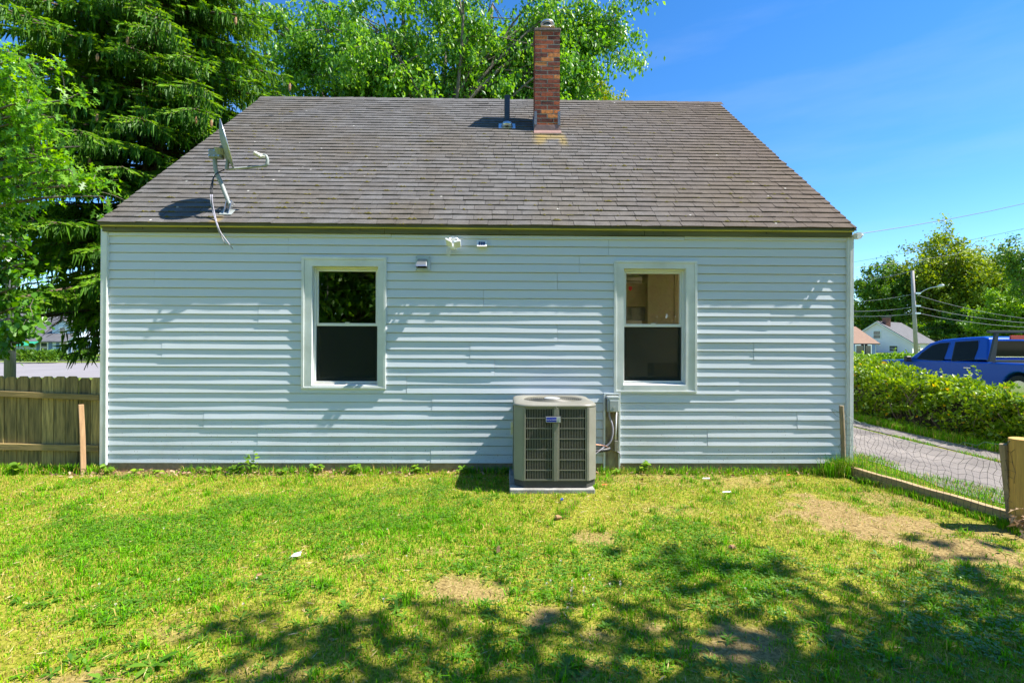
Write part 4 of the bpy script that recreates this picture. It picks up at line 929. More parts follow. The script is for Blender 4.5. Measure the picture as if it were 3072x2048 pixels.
rw = [(2867,1026),(2933,1022),(2932,1047),(2920.5,1076.8),(2854.5,1083)]
def grow(pts, s):
    cu = sum(p[0] for p in pts)/len(pts); cv = sum(p[1] for p in pts)/len(pts); return [(cu+(u-cu)*s, cv+(v-cv)*s) for u, v in pts]
for nm, q in (('front_door_window', fw), ('rear_door_window', rw)):
    wpoly('window_seal', grow(q, 1.045), M['blackmetal'], -.006); wpoly(nm, q, M['carglass'], -.011)
wp1 = [side(u, v, -.014) for u, v in ((2800,1060),(2822,1058),(2818,1075),(2806,1081))]
for (u0, v0, u1, v1) in ((2851,1027,2838,1095), (2938,1020,2928,1098)):
    MB().tube([side(u0,v0,-.004), side(u1,v1,-.004)], .006, 5).build('door_seam', M['blackmetal'], truck)
for u, v in ((2893,1103), (2905,1103)): pass
p = atx(2903, 1103, TX-.01); mb = MB(); mb.box(TX-.035, TX-.005, p.y-.11, p.y+.11, p.z-.02, p.z+.02); mb.build('door_handle', M['chrome'], truck, bevel=.008)
p = atx(2722, 1076, TX-.1); mb = MB(); mb.box(TX-.20, TX-.03, p.y-.10, p.y+.04, p.z-.09, p.z+.09); mb.build('door_mirror', M['blackmetal'], truck, bevel=.03, seg=3)
# windscreen, cab rear window, brake light
zc = 1.06; mb = MB(); a, b = Lp[1], Lp[2]; a2_, b2_ = Rp[1], Rp[2]; o_ = Vector((0,.012,.012))
mb.prism([a+o_+Vector((.1,0,-.05)), a2_+o_+Vector((-.1,0,-.05)), b2_+o_+Vector((-.1,0,-.03)), b+o_+Vector((.1,0,-.03))], (0,.01,.01)); mb.build('windscreen', M['carglass'], truck)
yr = Lp[-1].y-.012; zr0, zr1 = aty(3000,1070,yr).z, aty(3000,1022,yr).z
boxo('rear_window', M['carglass'], truck, TX+.16, TX+TW-.16, yr-.01, yr+.002, zr0, zr1, bevel=.02)
boxo('window_trim', M['chrome'], truck, TX+.2, TX+TW-.2, yr-.014, yr-.0105, zr0-.01, zr0+.008)
p = aty(3031, 1008, yr); q = aty(3072, 1017, yr); boxo('brake_light', M['redlamp'], truck, p.x, p.x+.55, yr-.02, yr+.03, q.z-.01, p.z+.02, bevel=.006)
rk = 7.36; b0_ = aty(2965, 1080, rk); t0_ = aty(2987, 995, rk); xb = TX+TW-(b0_.x-TX)
rack = MB().box(t0_.x-.22, TX+TW+.2, rk-.04, rk+.04, t0_.z-.035, t0_.z+.035).build('rack', M['blackmetal'], truck, bevel=.01)
for s_ in (0, 1):
    X = lambda x: x if s_ == 0 else 2*TX+TW-x
    mb = MB(); mb.prism([(X(b0_.x),rk-.03,1.035),(X(b0_.x+.16),rk-.03,1.035),(X(t0_.x+.06),rk-.03,t0_.z-.036),(X(t0_.x-.02),rk-.03,t0_.z-.036)], (0,.06,0)); mb.build('rack_leg', M['blackmetal'], rack)
boxo('rack_rail', M['blackmetal'], rack, b0_.x+.17, TX+TW-.3, rk-.02, rk+.02, 1.04, 1.085)
for yw in (11.1, 6.75):
    for s_ in (0, 1):
        xw = TX+.03 if s_ == 0 else TX+TW-.25
        w = MB().tube([(xw, yw, .36), (xw+.22, yw, .36)], .36, 28).build('wheel', M['tyre'], truck, bevel=.02)
        MB().tube([((xw-.006 if s_ == 0 else xw+.205), yw, .36), ((xw+.02 if s_ == 0 else xw+.228), yw, .36)], .22, 24).build('rim', M['chrome'], w)
boxo('tail_light', M['redlamp'], truck, TX-.004, TX+.12, 5.60, 5.70, .72, 1.0, bevel=.01)
boxo('headlight', M['chrome'], truck, TX+.02, TX+.3, 11.90, 11.99, .66, .80, bevel=.01)

# ================================================================== utility poles and wires
up = atd(2748, 1060, 50); pt = atd(2737, 812, 50)
pole = thing('utility_pole', (up.x, up.y, 0), 'tall pale utility pole with cobra-head street lamp beyond the hedge', 'utility pole')
MB().tube([(up.x+.05, up.y, -.2), ((up.x+pt.x)/2, up.y, pt.z*.55), (pt.x, pt.y, pt.z)], [.19,.17,.145], 14).build('pole', M['polewood'], pole, smooth=True)
a = atd(2754, 885, 50); b = atd(2800, 862, 49); c_ = atd(2812, 860, 48.7)
MB().tube(smooth_path([atd(2752, 888, 50), atd(2768, 874, 49.7), atd(2790, 864, 49.3), c_]), .045, 8).build('lamp_arm', M['galv'], pole, smooth=True)
h1 = atd(2833, 855, 48.3); MB().tube([c_, c_.lerp(h1, .35), c_.lerp(h1, .8), h1], [.07,.16,.14,.05], 10).build('lamp_head', M['silver'], pole, smooth=True)
for v in (880, 918, 940): 
    q = atd(2748, v, 50); MB().box(q.x-.25, q.x+.25, q.y-.3, q.y+.1, q.z-.07, q.z+.07).build('bracket', M['galv'], pole)
def wire(P, rad, label, mat=None, sag=0.0, n=16):
    rad *= .4
    A_, B_ = Vector(P[0]), Vector(P[1]); pts = [A_.lerp(B_, t)-Vector((0,0,sag*4*t*(1-t))) for t in np.linspace(0, 1, n)]
    o = MB().tube(pts, rad, 5, False).build('overhead_wire', mat or M['cablegrey']); return single(o, label, 'wire')
ends = [((2737,812),(2400,830),(.03),'thin wire from the pole top running left behind the house',.7), ((2749,880),(2400,900),.035,'uppermost of the three cables running left from the lamp bracket',.5),
        ((2750,919),(2400,920),.05,'middle of the three cables running left from the utility pole',.5), ((2751,940),(2400,935),.05,'lowest of the three cables running left from the utility pole',.4)]
for (ua, va), (ub, vb), r_, lb, sg in ends: wire([atd(ua,va,50), atd(ub,vb,52)], r_, lb, sag=sg)
for (ua, va), (ub, vb), r_, lb, sg, d2_ in [((2752,885),(3140,962),.035,'upper cable dropping right from the utility pole past the trees',.35,44), ((2753,918),(3140,972),.045,'middle cable dropping right from the utility pole',.3,44),
                                        ((2756,939),(3140,984),.045,'lowest cable dropping right from the utility pole',.3,44)]:
    wire([atd(ua,va,49.9), atd(ub,vb,d2_)], r_, lb, sag=sg)
wire([aty(2569,703,-.10), aty(2569,703,-.10).lerp(aty(3130,543,1.6), 3.2)], .0105, 'dark twisted service cable leaving the right eave corner for the sky', M['cable'], sag=.32)
wire([atd(2500,796,26), atd(2500,796,26).lerp(atd(3130,653,22), 1.8)], .018, 'dark cable crossing the sky above the right-hand tree', M['cable'], sag=.3)
wire([atd(2500,808,30), atd(3130,697,34)], .016, 'faint cable crossing just below the dark sky cable', M['cable'], sag=.4)
mb = MB(); p = aty(2566, 700, -.05); mb.box(HW-.002, HW+.05, -.09, -.02, EZ-.12, EZ-.05); mb.tube([(HW+.03,-.05,EZ-.06),(HW+.07,-.08,EZ-.09)], .018, 8); mb.build('cable_anchor', M['white'], house)
lp = atd(30, 1100, 17.5)
MB_ = MB(); MB_.tube([(lp.x, lp.y, -.2), (lp.x, lp.y, 4.5), (lp.x+.05, lp.y, 9.5)], [.16,.15,.12], 12)
single(MB_.build('utility_pole', M['poledark'], smooth=True), 'dark weathered pole rising behind the picket fence at far left', 'utility pole')

# ================================================================== houses across the way
def gable_house(name, label, P0, r, hw, ln, ez, az, wallm, roofm, over=.35):
    """P0 = ground point under the near gable apex, r = ridge direction, lateral l points to the right of r"""
    r = Vector((r[0], r[1], 0)).normalized(); l = Vector((r.y, -r.x, 0)); P0 = Vector((P0[0], P0[1], 0)); up = Vector((0,0,1))
    t = thing(name, P0+r*ln/2, label, 'house')
    def W(a, b, z): return P0+r*a+l*b+up*z
    mb = MB(); mb.add([W(0,-hw,-.3),W(0,hw,-.3),W(0,hw,ez),W(0,0,az),W(0,-hw,ez),W(ln,-hw,-.3),W(ln,hw,-.3),W(ln,hw,ez),W(ln,0,az),W(ln,-hw,ez)], [(0,1,2,3,4),(9,8,7,6,5),(1,6,7,2),(0,4,9,5)]); mb.build('wall', wallm, t)
    k = (az-ez)/hw
    for s in (-1, 1):
        mb = MB(); mb.prism([W(-over,0,az+.06), W(ln+over,0,az+.06), W(ln+over,s*(hw+over),ez-over*k+.06), W(-over,s*(hw+over),ez-over*k+.06)], (0,0,.12)); mb.build('roof', roofm, t)
        tm = MB(); tm.prism([W(-over-.02,0,az-.12), W(-over-.02,s*(hw+over),ez-over*k-.12), W(-over-.02,s*(hw+over),ez-over*k+.055), W(-over-.02,0,az+.055)], r*.06); tm.build('rake_board', M['white'], t)
    def win(face, pos, z0, z1, w, shut=None, n=None):
        if face == 'gable': c = lambda q, z, o: P0+l*q-r*o+up*z
        else: c = lambda q, z, o: P0+r*q+l*(hw+o)+up*z
        f = MB(); f.prism([c(pos-w/2-.12,z0-.12,.005), c(pos+w/2+.12,z0-.12,.005), c(pos+w/2+.12,z1+.12,.005), c(pos-w/2-.12,z1+.12,.005)], (c(0,0,.05)-c(0,0,0))); fo = f.build('window', M['white'], t)
        for za, zb in ((z0, (z0+z1)/2-.03), ((z0+z1)/2+.03, z1)):
            g = MB(); g.prism([c(pos-w/2,za,.057), c(pos+w/2,za,.057), c(pos+w/2,zb,.057), c(pos-w/2,zb,.057)], (c(0,0,.01)-c(0,0,0))); g.build('pane', M['farglass'], fo)
        if shut:
            for s in (-1, 1):
                g = MB(); q = pos+s*(w/2+.32); g.prism([c(q-.18,z0-.1,.01), c(q+.18,z0-.1,.01), c(q+.18,z1+.1,.01), c(q-.18,z1+.1,.01)], (c(0,0,.04)-c(0,0,0))); g.build('shutter', shut, fo)
    return t, W, win
pA_ = atd(2631, 1033, 85); az = atd(2631, 966, 85).z
t, W, win = gable_house('white_house', 'white gabled house with dark grey roof beyond the hedge', (pA_.x, pA_.y), (.83,.55), 5.0, 10.8, 1.75, az, M['whitesiding'], M['darkroof'])
win('gable', .0, 2.5, 3.75, 1.0); win('gable', 2.4, .3, 1.2, 1.1); win('wall', 3, .3, 1.3, 1.0); win('wall', 7, .3, 1.3, 1.0)
mb = MB(); mb.box(-.001,.001,0,.001,0,.001); cpos = W(1.4, .9, az)
cm = MB(); cm.box(cpos.x-.42, cpos.x+.42, cpos.y-.42, cpos.y+.42, az-1.2, az+.75); cm.build('chimney', M['farbrick'], t); cc = MB(); cc.box(cpos.x-.5, cpos.x+.5, cpos.y-.5, cpos.y+.5, az+.751, az+.9); cc.build('chimney_cap', M['darkroof'], t)
mb = MB(); q0 = W(-2.2, -3.0, 0)   # little lean-to at the gable
r_ = Vector((.83,.55,0)).normalized(); l_ = Vector((r_.y,-r_.x,0))
mb.prism([W(-2.2,-4.2,-.3), W(-.005,-4.2,-.3), W(-.005,-4.2,1.9), W(-2.2,-4.2,1.5)], l_*3.6); mb.build('lean_to', M['whitesiding'], t)
mb = MB(); mb.prism([W(-2.4,-4.4,1.5), W(-.006,-4.4,1.96), W(-.006,-4.4,2.06), W(-2.4,-4.4,1.6)], l_*4.0); mb.build('lean_to_roof', M['darkroof'], t)
pB_ = atd(2530, 1033, 70); az2 = atd(2556, 983, 70).z
t, W, win = gable_house('cream_house', 'cream house with brown roof just right of the near house corner', (pB_.x+1.4, pB_.y+.0), (-1,.12), 5.2, 13, 1.55, az2, M['creamsiding'], M['brownroof'])
# front of this house faces the camera: its lateral side is at the left of r, so mirror the windows by hand
for uu, w in ((2571, .9), (2596, .7)):
    P = aty(uu, 1050, pB_.y-5.2-.06); f = MB(); f.box(P.x-w/2-.15, P.x+w/2+.15, P.y-.5, P.y-.44, .1, 1.45); fo = f.build('window', M['white'], t); f = MB(); f.box(P.x-w/2, P.x+w/2, P.y-.52, P.y-.505, .2, 1.3); f.build('pane', M['farglass'], fo)
    for s in (-1, 1): f = MB(); f.box(P.x+s*(w/2+.4)-.2, P.x+s*(w/2+.4)+.2, P.y-.5, P.y-.45, .1, 1.45); f.build('shutter', M['shutter'], fo)
pC_ = atd(2800, 1040, 120)
t, W, win = gable_house('grey_house', 'small grey house glimpsed behind the white house and the truck roof', (pC_.x-6, pC_.y), (1,.1), 5, 14, 2.0, 4.6, M['bluesiding'], M['brownroof'])
win('wall', 6.5, .6, 1.9, 1.3); win('wall', 9.5, .6, 1.9, 1.3)
# across the road at the left
LD = 58; pL = atd(70, 1060, LD)
xl, xr = atd(92, 1060, LD).x, atd(262, 1060, LD).x
t, W, win = gable_house('blue_house', 'pale blue house with dormer across the road behind the spruce', (xl-2.0, pL.y), (1,0), 4.6, xr-xl+3.5, atd(150,1022,LD-4.6).z, atd(150,945,LD).z, M['bluesiding'], M['darkroof'])
for u, sh in ((131, M['shutter']), (190, M['shutter']), (250, M['shutter'])):
    p = atd(u, 1045, LD-4.7); win('wall', p.x-(xl-2.0), atd(u,1056,LD-4.6).z, atd(u,1028,LD-4.6).z, .62 if u < 200 else .7, sh)
p = atd(189, 1000, LD-3.6); mb = MB(); z0_, z1_, z2_ = atd(189,1020,LD-3.6).z, atd(189,981,LD-3.6).z, atd(189,962,LD-3.6).z
mb.add([(p.x-1.15,p.y,z0_),(p.x+1.15,p.y,z0_),(p.x+1.15,p.y,z1_),(p.x,p.y,z2_),(p.x-1.15,p.y,z1_)]+[(p.x-1.15,p.y+3,z0_),(p.x+1.15,p.y+3,z0_),(p.x+1.15,p.y+3,z1_),(p.x,p.y+3,z2_),(p.x-1.15,p.y+3,z1_)], [(0,1,2,3,4),(0,4,9,5),(1,6,7,2)])
dm = mb.build('dormer', M['bluesiding'], t)
mb = MB(); mb.prism([(p.x-1.4,p.y-.2,z1_-.1),(p.x,p.y-.2,z2_+.1),(p.x+1.4,p.y-.2,z1_-.1),(p.x,p.y-.2,z2_+.25)], (0,3.3,0)); mb.build('dormer_roof', M['darkroof'], dm)
boxo('dormer_window', M['white'], dm, p.x-.42, p.x+.42, p.y-.06, p.y-.005, z0_+.35, z1_+.05); boxo('pane', M['farglass'], dm, p.x-.27, p.x+.27, p.y-.075, p.y-.061, z0_+.5, z1_-.1)
for u in (60, 98):
    q = atd(u, 1030, LD-4.9); mb = MB(); mb.prism([(q.x-.7,q.y-.9,q.z-.25),(q.x+.7,q.y-.9,q.z-.25),(q.x+.7,q.y+.2,q.z+.3),(q.x-.7,q.y+.2,q.z+.3)], (0,0,.05)); mb.build('awning', M['awning'], t)
wl0 = atd(-60, 1080, 36); mb = MB()
for i in range(40):
    x = wl0.x+i*1.1; mb.box(x, x+1.06, 30.2+random.uniform(-.04,.04), 30.6, -.05, .38+random.uniform(-.05,.05))
single(mb.build('stone_wall', M['stonewall']), 'low stone kerb wall along the far side of the road', 'wall')

# ================================================================== leaves and trees
LEAF4 = None
def leaves(name, P, D, size, wid, mat, parent, rnd=None, fold=.12, rng=RNG, N=None):
    """P base points, D leaf directions; each leaf is a folded kite of two triangles pairs"""
    n = len(P); D = unit(D); U = N if N is not None else rng.normal(size=(n, 3)); B = unit(np.cross(D, U)); C = np.cross(B, D)
    size = np.broadcast_to(np.asarray(size, float), (n,))[:, None]; w = size*wid
    V = np.stack([P, P+D*size*.45+B*w*.5+C*size*fold, P+D*size, P+D*size*.45-B*w*.5+C*size*fold], 1).reshape(-1, 3)
    if rnd is None: rnd = rng.random(n)
    o0 = np.array(org(parent)); i = np.arange(n)*4
    T_ = np.concatenate([np.stack([i, i+1, i+2], 1), np.stack([i, i+2, i+3], 1)])
    me = np_mesh(name, V-o0, None, T_, attr=np.repeat(np.clip(rnd, 0, 1), 4))
    return add_obj(name, me, mat, parent)
def curve(a, b, bend, n=7):
    a = Vector(a); b = Vector(b); m = (a+b)/2+Vector(bend); return [a*(1-t)**2+m*(2*t*(1-t))+b*(t*t) for t in (k/(n-1) for k in range(n))]
def tree(label, base, H, tr, cc, cr, nl, nsub, nleaf, lsize, mat, seed, forks=1, droop=.25, clump=.16, name='leafy_tree', lean=(0,0), group=None, shell=.55, bark=None, limbs=None, rb=.0, extra=None):
    rg = np.random.default_rng(seed); rd = random.Random(seed); base = Vector(base); cc = Vector(cc); cr = Vector(cr)
    t = thing(name, base, label, 'tree', group); mb = MB(); tips = []
    stems = []
    for k in range(forks):
        a = 2*math.pi*k/forks+rd.random(); sp = 0 if forks == 1 else .28
        top = cc+Vector((math.cos(a)*cr.x*sp, math.sin(a)*cr.y*sp, cr.z*.75)); st = base+Vector((0,0,0 if k == 0 else H*.02))
        P = curve(st, top, (math.cos(a)*cr.x*sp*.3+lean[0], math.sin(a)*cr.y*sp*.3, 0), 12)
        P = [p+Vector((rd.gauss(0,.006*H), rd.gauss(0,.006*H), 0))*(i > 0) for i, p in enumerate(P)]
        r0 = tr/(forks**.4); mb.tube(P, [r0*(1-.9*i/11)+.01 for i in range(12)], 9); stems.append((P, r0))
    targets = []
    for i in range(nl):
        d = Vector((rg.normal(), rg.normal(), rg.normal()*.8)); d.normalize(); q = shell+(.97-shell)*rd.random()
        targets.append(cc+Vector((d.x*cr.x*q, d.y*cr.y*q, d.z*cr.z*q)))
    if limbs: targets += [Vector(p) for p in limbs]
    for e in targets:
        P, r0 = stems[rd.randrange(len(stems))]; zt_ = base.z+(e.z-base.z)*rd.uniform(.45,.75); i = min(range(1, 11), key=lambda j: abs(P[j].z-zt_)); s = P[i]
        L = (e-s).length; path = curve(s, e, (rd.gauss(0,.08)*L, rd.gauss(0,.08)*L, rd.uniform(.0,.22)*L), 8); rr = max(.012, r0*(1-.9*i/11)*.5)
        mb.tube(path, [rr*(1-.85*j/7)+.006 for j in range(8)], 6, False)
        for k in range(nsub):
            s2 = path[rd.randrange(2, 8)]; off = Vector((rg.normal()*cr.x, rg.normal()*cr.y, rg.normal()*cr.z*.8))*clump*1.5; e2 = e*.6+s2*.4+off-Vector((0,0,droop*abs(rd.gauss(0,1))*cr.z*.2))
            p2 = curve(s2, e2, (0,0,.1*L*rd.random()), 5); mb.tube(p2, [rr*.3*(1-.8*j/4)+.004 for j in range(5)], 4, False); tips.append((s2, e2))
    mb.build('trunk', bark or M['bark'], t, smooth=True)
    S = np.array([tuple(a) for a, b in tips]); E_ = np.array([tuple(b) for a, b in tips]); idx = rg.integers(0, len(tips), nleaf)
    w = rg.beta(3, 1.3, nleaf)[:, None]*1.08; sg = np.array(cr)*clump*.42
    Pp = S[idx]*(1-w)+E_[idx]*w + rg.normal(size=(nleaf,3))*sg
    Dv = rg.normal(size=(nleaf,3))*.8+np.array([0,0,-droop*2.2]); cl = rg.random(len(tips))[idx]
    rn = np.clip(.25*cl+.75*rg.random(nleaf)*1.0, 0, 1)
    sz = lsize*np.clip(rg.lognormal(-.08,.32,nleaf), .4, 1.7)
    up_ = rg.normal(size=(nleaf,3))*.7+np.array([0,0,1.0])
    leaves('crown', Pp, Dv, sz, .55, M[mat] if isinstance(mat, str) else mat, t, rn, rng=rg, N=up_)
    return t

# silver maple behind the house (three stems), limb reaching out over the chimney
mbp = atd(1290, 1100, 14.6)
lim = [atd(u, v, d+1.2) for u, v, d in ((1780,70,15.5),(1850,60,15.5),(1850,110,15.8),(1800,120,15.6),(1700,20,15),(1760,130,15.5),(1620,60,16),(1560,120,16.5),(1480,260,16),(1560,250,16.5),(1100,120,15),(950,60,15),(880,200,16),(1000,250,15.5),(1400,150,15),(1250,120,14.8),(1150,230,15),(1330,260,15),(1050,20,15),(1450,30,15),(1640,-30,15.5),(1830,-20,15.5),(800,40,15.5),(820,90,15.5),(790,160,15.8),(850,150,15.5),(860,260,16),(900,-20,15.5),(1520,190,16),(1210,30,14.8),(1700,90,15.2),(1870,20,15.6),(1600,280,17),(1780,-60,15.5),(1380,60,14.6))]
tree('big silver maple with several grey trunks rising behind the house roof', (mbp.x, mbp.y, 0), 15, .42, (mbp.x+.3, mbp.y+2.4, 10.6), (5.9, 3.0, 4.0), 48, 7, 100000, .145, 'maple', 5, forks=4, droop=.6, clump=.095, name='maple_tree', limbs=lim*1)
yp = atd(1770, 1100, 30)
tree('yellow-green tree showing above the ridge right of the chimney', (yp.x, yp.y, 0), 18, .3, atd(1745, 285, 30), (2.1, 2.0, 1.75), 34, 6, 22000, .16, 'yellowleaf', 8, droop=.2)
yp = atd(1640, 1100, 38)
tree('pale green tree filling the gap left of the chimney above the ridge', (yp.x-3.5, yp.y, 0), 20, .3, atd(1480, 300, 38), (6.0, 3, 2.6), 34, 6, 15000, .24, 'yellowleaf', 9, droop=.2)
# trees at the right
def rtree(label, u, v, d, ru, rv, n, mat, seed, ls=.30, nl=50, shell=.55):
    c = atd(u, v, d); k = d/FPX
    tree(label, (c.x, c.y, 0), c.z+rv*k, max(.2, ru*k*.055), c, (ru*k, ru*k*.8, rv*k), nl, 6, n, ls, mat, seed, droop=.1, clump=.15, shell=shell)
rtree('large yellow-green tree dominating the right side behind the truck', 2895, 850, 96, 180, 155, 78000, 'rightleaf', 21, .56, 110, .25)
rtree('smaller dark green tree left of the large yellow-green tree', 2655, 880, 100, 90, 110, 24000, 'darkleaf', 22, .5, 44)
rtree('low green tree hugging the right house corner behind the cream roof', 2560, 960, 110, 90, 80, 16000, 'darkleaf', 23, .5, 36)
rtree('bright green tree at the far right edge below the large tree', 3050, 930, 70, 110, 100, 26000, 'farhedge', 24, .36, 44)
rtree('dark tree mass behind the white house roof', 2720, 985, 118, 150, 70, 18000, 'darkleaf', 25, .6, 40)
rtree('low bushy tree directly behind the truck roof', 2880, 985, 90, 100, 50, 16000, 'darkleaf', 26, .45, 36)
rtree('tall thin-crowned tree at the right edge behind the large tree', 3090, 770, 64, 80, 130, 9000, 'darkleaf', 27, .33, 30)
# trees beyond the road at the left
rtree('green tree behind the blue house across the road', 250, 930, 80, 110, 90, 14000, 'darkleaf', 28, .42, 36)
rtree('rounded green tree left of the blue house across the road', 20, 930, 75, 110, 100, 14000, 'maple', 29, .42, 36)
# trees standing behind and beside the camera: they shade the lawn and mirror in the left window
tree('leafy tree right of the lawn that throws the dappled shade', (8.4, -5.6, 0), 9, .3, (6.2, -5.25, 6.4), (3.6, 2.3, 2.1), 40, 5, 14500, .15, 'maple', 31, droop=.2, clump=.15, shell=.35)
tree('tree behind the viewer mirrored in the left window', (-7.5, -16, 0), 9, .3, (-7.0, -15.5, 4.6), (5.5, 2.5, 4.4), 60, 7, 26000, .25, 'maple', 32, droop=.3)
tree('second tree behind the viewer beyond the lawn', (4.5, -19, 0), 9, .3, (5.5, -18.5, 5.2), (7.0, 3.0, 5.2), 80, 7, 26000, .36, 'darkleaf', 33, droop=.3)  # unseen tree, crown made dense and wide to block sky in pane reflections

# --- Norway spruce left of the house
def spruce():
    rg = np.random.default_rng(3); rd = random.Random(3)
    b = atd(462, 1000, 10.6); base = Vector((b.x, b.y, 0)); t = thing('spruce_tree', base, 'tall drooping spruce tree left of and behind the house', 'tree')
    mb = MB(); mb.tube([base+Vector((.05*math.sin(k*.9), .03*math.cos(k), k*1.0-.2)) for k in range(15)], [.28-.017*k for k in range(15)], 12); mb.build('trunk', M['bark2'], t, smooth=True)
    tw = MB(); PB = []; PD = []; PS = []; PR = []; PL = []
    jobs = []; z = 2.0
    while z < 11.5:
        nb = 7; Lm = 4.3*(1-z/15.5)**.75; a0 = rd.random()*6.3
        for k in range(nb):
            az_ = a0+k*2*math.pi/nb+rd.gauss(0,.18); L = Lm*rd.uniform(.75,1.12); out = Vector((math.cos(az_), math.sin(az_), 0))
            if z < 2.6 and out.x > .2: continue
            if z < 3.3 and out.x < -.35 and out.y < .5 and rd.random() < .7: continue
            zz = z+rd.uniform(-.18,.18); jobs.append((base+Vector((0,0,zz)), out, L, .10*L, -.42*L, .16*L, 0))
        z += .27
    for (u, v, d, z0) in ((262,1065,9.3,3.0),(290,1085,9.6,2.8),(235,1060,9.2,2.9),(210,960,9.3,3.1),(252,1110,9.4,2.7),(212,1105,9.3,2.6),(180,1080,9.2,2.7),(275,1095,9.5,2.9)):      # low boughs sweeping down beside the house corner
        e = atd(u, v, d); st = base+Vector((0,0,z0)); dv = e-st; L = math.hypot(dv.x, dv.y); jobs.append((st, Vector((dv.x, dv.y, 0)).normalized(), L, .35, dv.z-.35, 0, 1))
    for st, out, L, c1, c2, c4_, low in jobs:
            lat = Vector((-out.y, out.x, 0))
            def pt_(s): return st+out*(L*s)+Vector((0,0,c1*s+c2*s*s+c4_*s**4))
            tw.tube([pt_(s) for s in (i/6 for i in range(7))], [.045*(1-.85*i/6) for i in range(7)], 5, False)
            s = .16
            while s < 1.0:
                p = pt_(s)
                for sd in (-1, 1):
                    l2 = (.30+.95*(1-s)*min(1, L/3))*rd.uniform(.6,1.15); d2 = (out*rd.uniform(.5,.95)+lat*sd*rd.uniform(.6,1.0)+Vector((0,0,rd.uniform(-.35,.05)))).normalized()
                    if low: l2 *= .7
                    e = p+d2*l2+Vector((0,0,-.22*l2*l2-.04)); tw.tube([p, (p+e)/2+Vector((0,0,.04*l2)), e], [.010,.007,.004], 3, False)
                    m = max(4, int(l2/.028)); f = (np.arange(m)+.5)/m
                    base_p = np.array(p)[None]*(1-f[:,None])+np.array(e)[None]*f[:,None]; base_p[:,2] += .04*l2*4*f*(1-f)
                    dd = np.array(d2)[None]+np.where(np.arange(m)%2 == 0, 1, -1)[:,None]*np.array(d2.cross(Vector((0,0,1))))[None]*.75+rg.normal(size=(m,3))*.15; dd[:,2] -= .15
                    PB.append(base_p); PD.append(dd); PS.append(rg.uniform(.07,.15,m)); PR.append(.35+.65*f*rg.uniform(.5,1,m)); PL.append(np.full(m, low))  # needles coloured brighter towards the tips, as if sunlit
                    h = rg.random(m) < .42+.2*low; bp = base_p[h]; q = len(bp)
                    if q:
                        dd = np.tile([0,0,-1.0],(q,1))+rg.normal(size=(q,3))*.18+np.array(out)[None]*.12
                        PB.append(bp); PD.append(dd); PS.append(rg.uniform(.10,.30,q)); PR.append(rg.uniform(0,.55,q)); PL.append(np.full(q, low))  # hanging twigs coloured darker for the shaded interior
                s += .075/ max(.8, L*.42)
    tw.build('branches', M['twig'], t)
    P = np.concatenate(PB); D = np.concatenate(PD); S_ = np.concatenate(PS); Rr = np.concatenate(PR)
    rel = P-np.array(CAM); dep = rel[:,1]; u = rel[:,0]/dep; v = rel[:,2]/dep
    keep = ((u < -.15) & (u > -1.25) & (v < .85)) | (rg.random(len(P)) < .08); up_x = 1536+FPX*(u-.0155); low_ = np.concatenate(PL) > 0; keep &= ~((P[:,2] < 2.05) & (up_x < 228) & ~low_); keep &= ~((P[:,2] < .85)); P, D, S_, Rr = P[keep], D[keep], S_[keep], Rr[keep]
    D = unit(D); Bv = unit(np.cross(D, rg.normal(size=P.shape))); Cv = np.cross(D, Bv); n_ = len(P); w_ = .016
    V = []
    for B_ in (Bv, Cv):
        s = S_[:,None]; V.append(np.stack([P-B_*w_*.5, P+D*s*.3-B_*w_*1.15, P+D*s, P+D*s*.3+B_*w_*1.15], 1))
    V = np.concatenate(V).reshape(-1,3); i = np.arange(2*n_)*4
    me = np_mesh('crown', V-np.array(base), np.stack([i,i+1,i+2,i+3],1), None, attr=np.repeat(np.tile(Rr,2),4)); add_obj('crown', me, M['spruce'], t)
    for u, v in ((384,112),(292,343),(195,345),(270,475),(293,162),(635,360),(708,52),(870,250),(590,350)):   # cones
        p = atd(u, v, 8.6); c = MB(); c.tube([p, p-Vector((.005,0,.05)), p-Vector((.008,0,.10)), p-Vector((.01,0,.135))], [.012,.024,.021,.006], 8); c.build('cone', M['deadleaf'], t)
    return n_
NS = spruce()

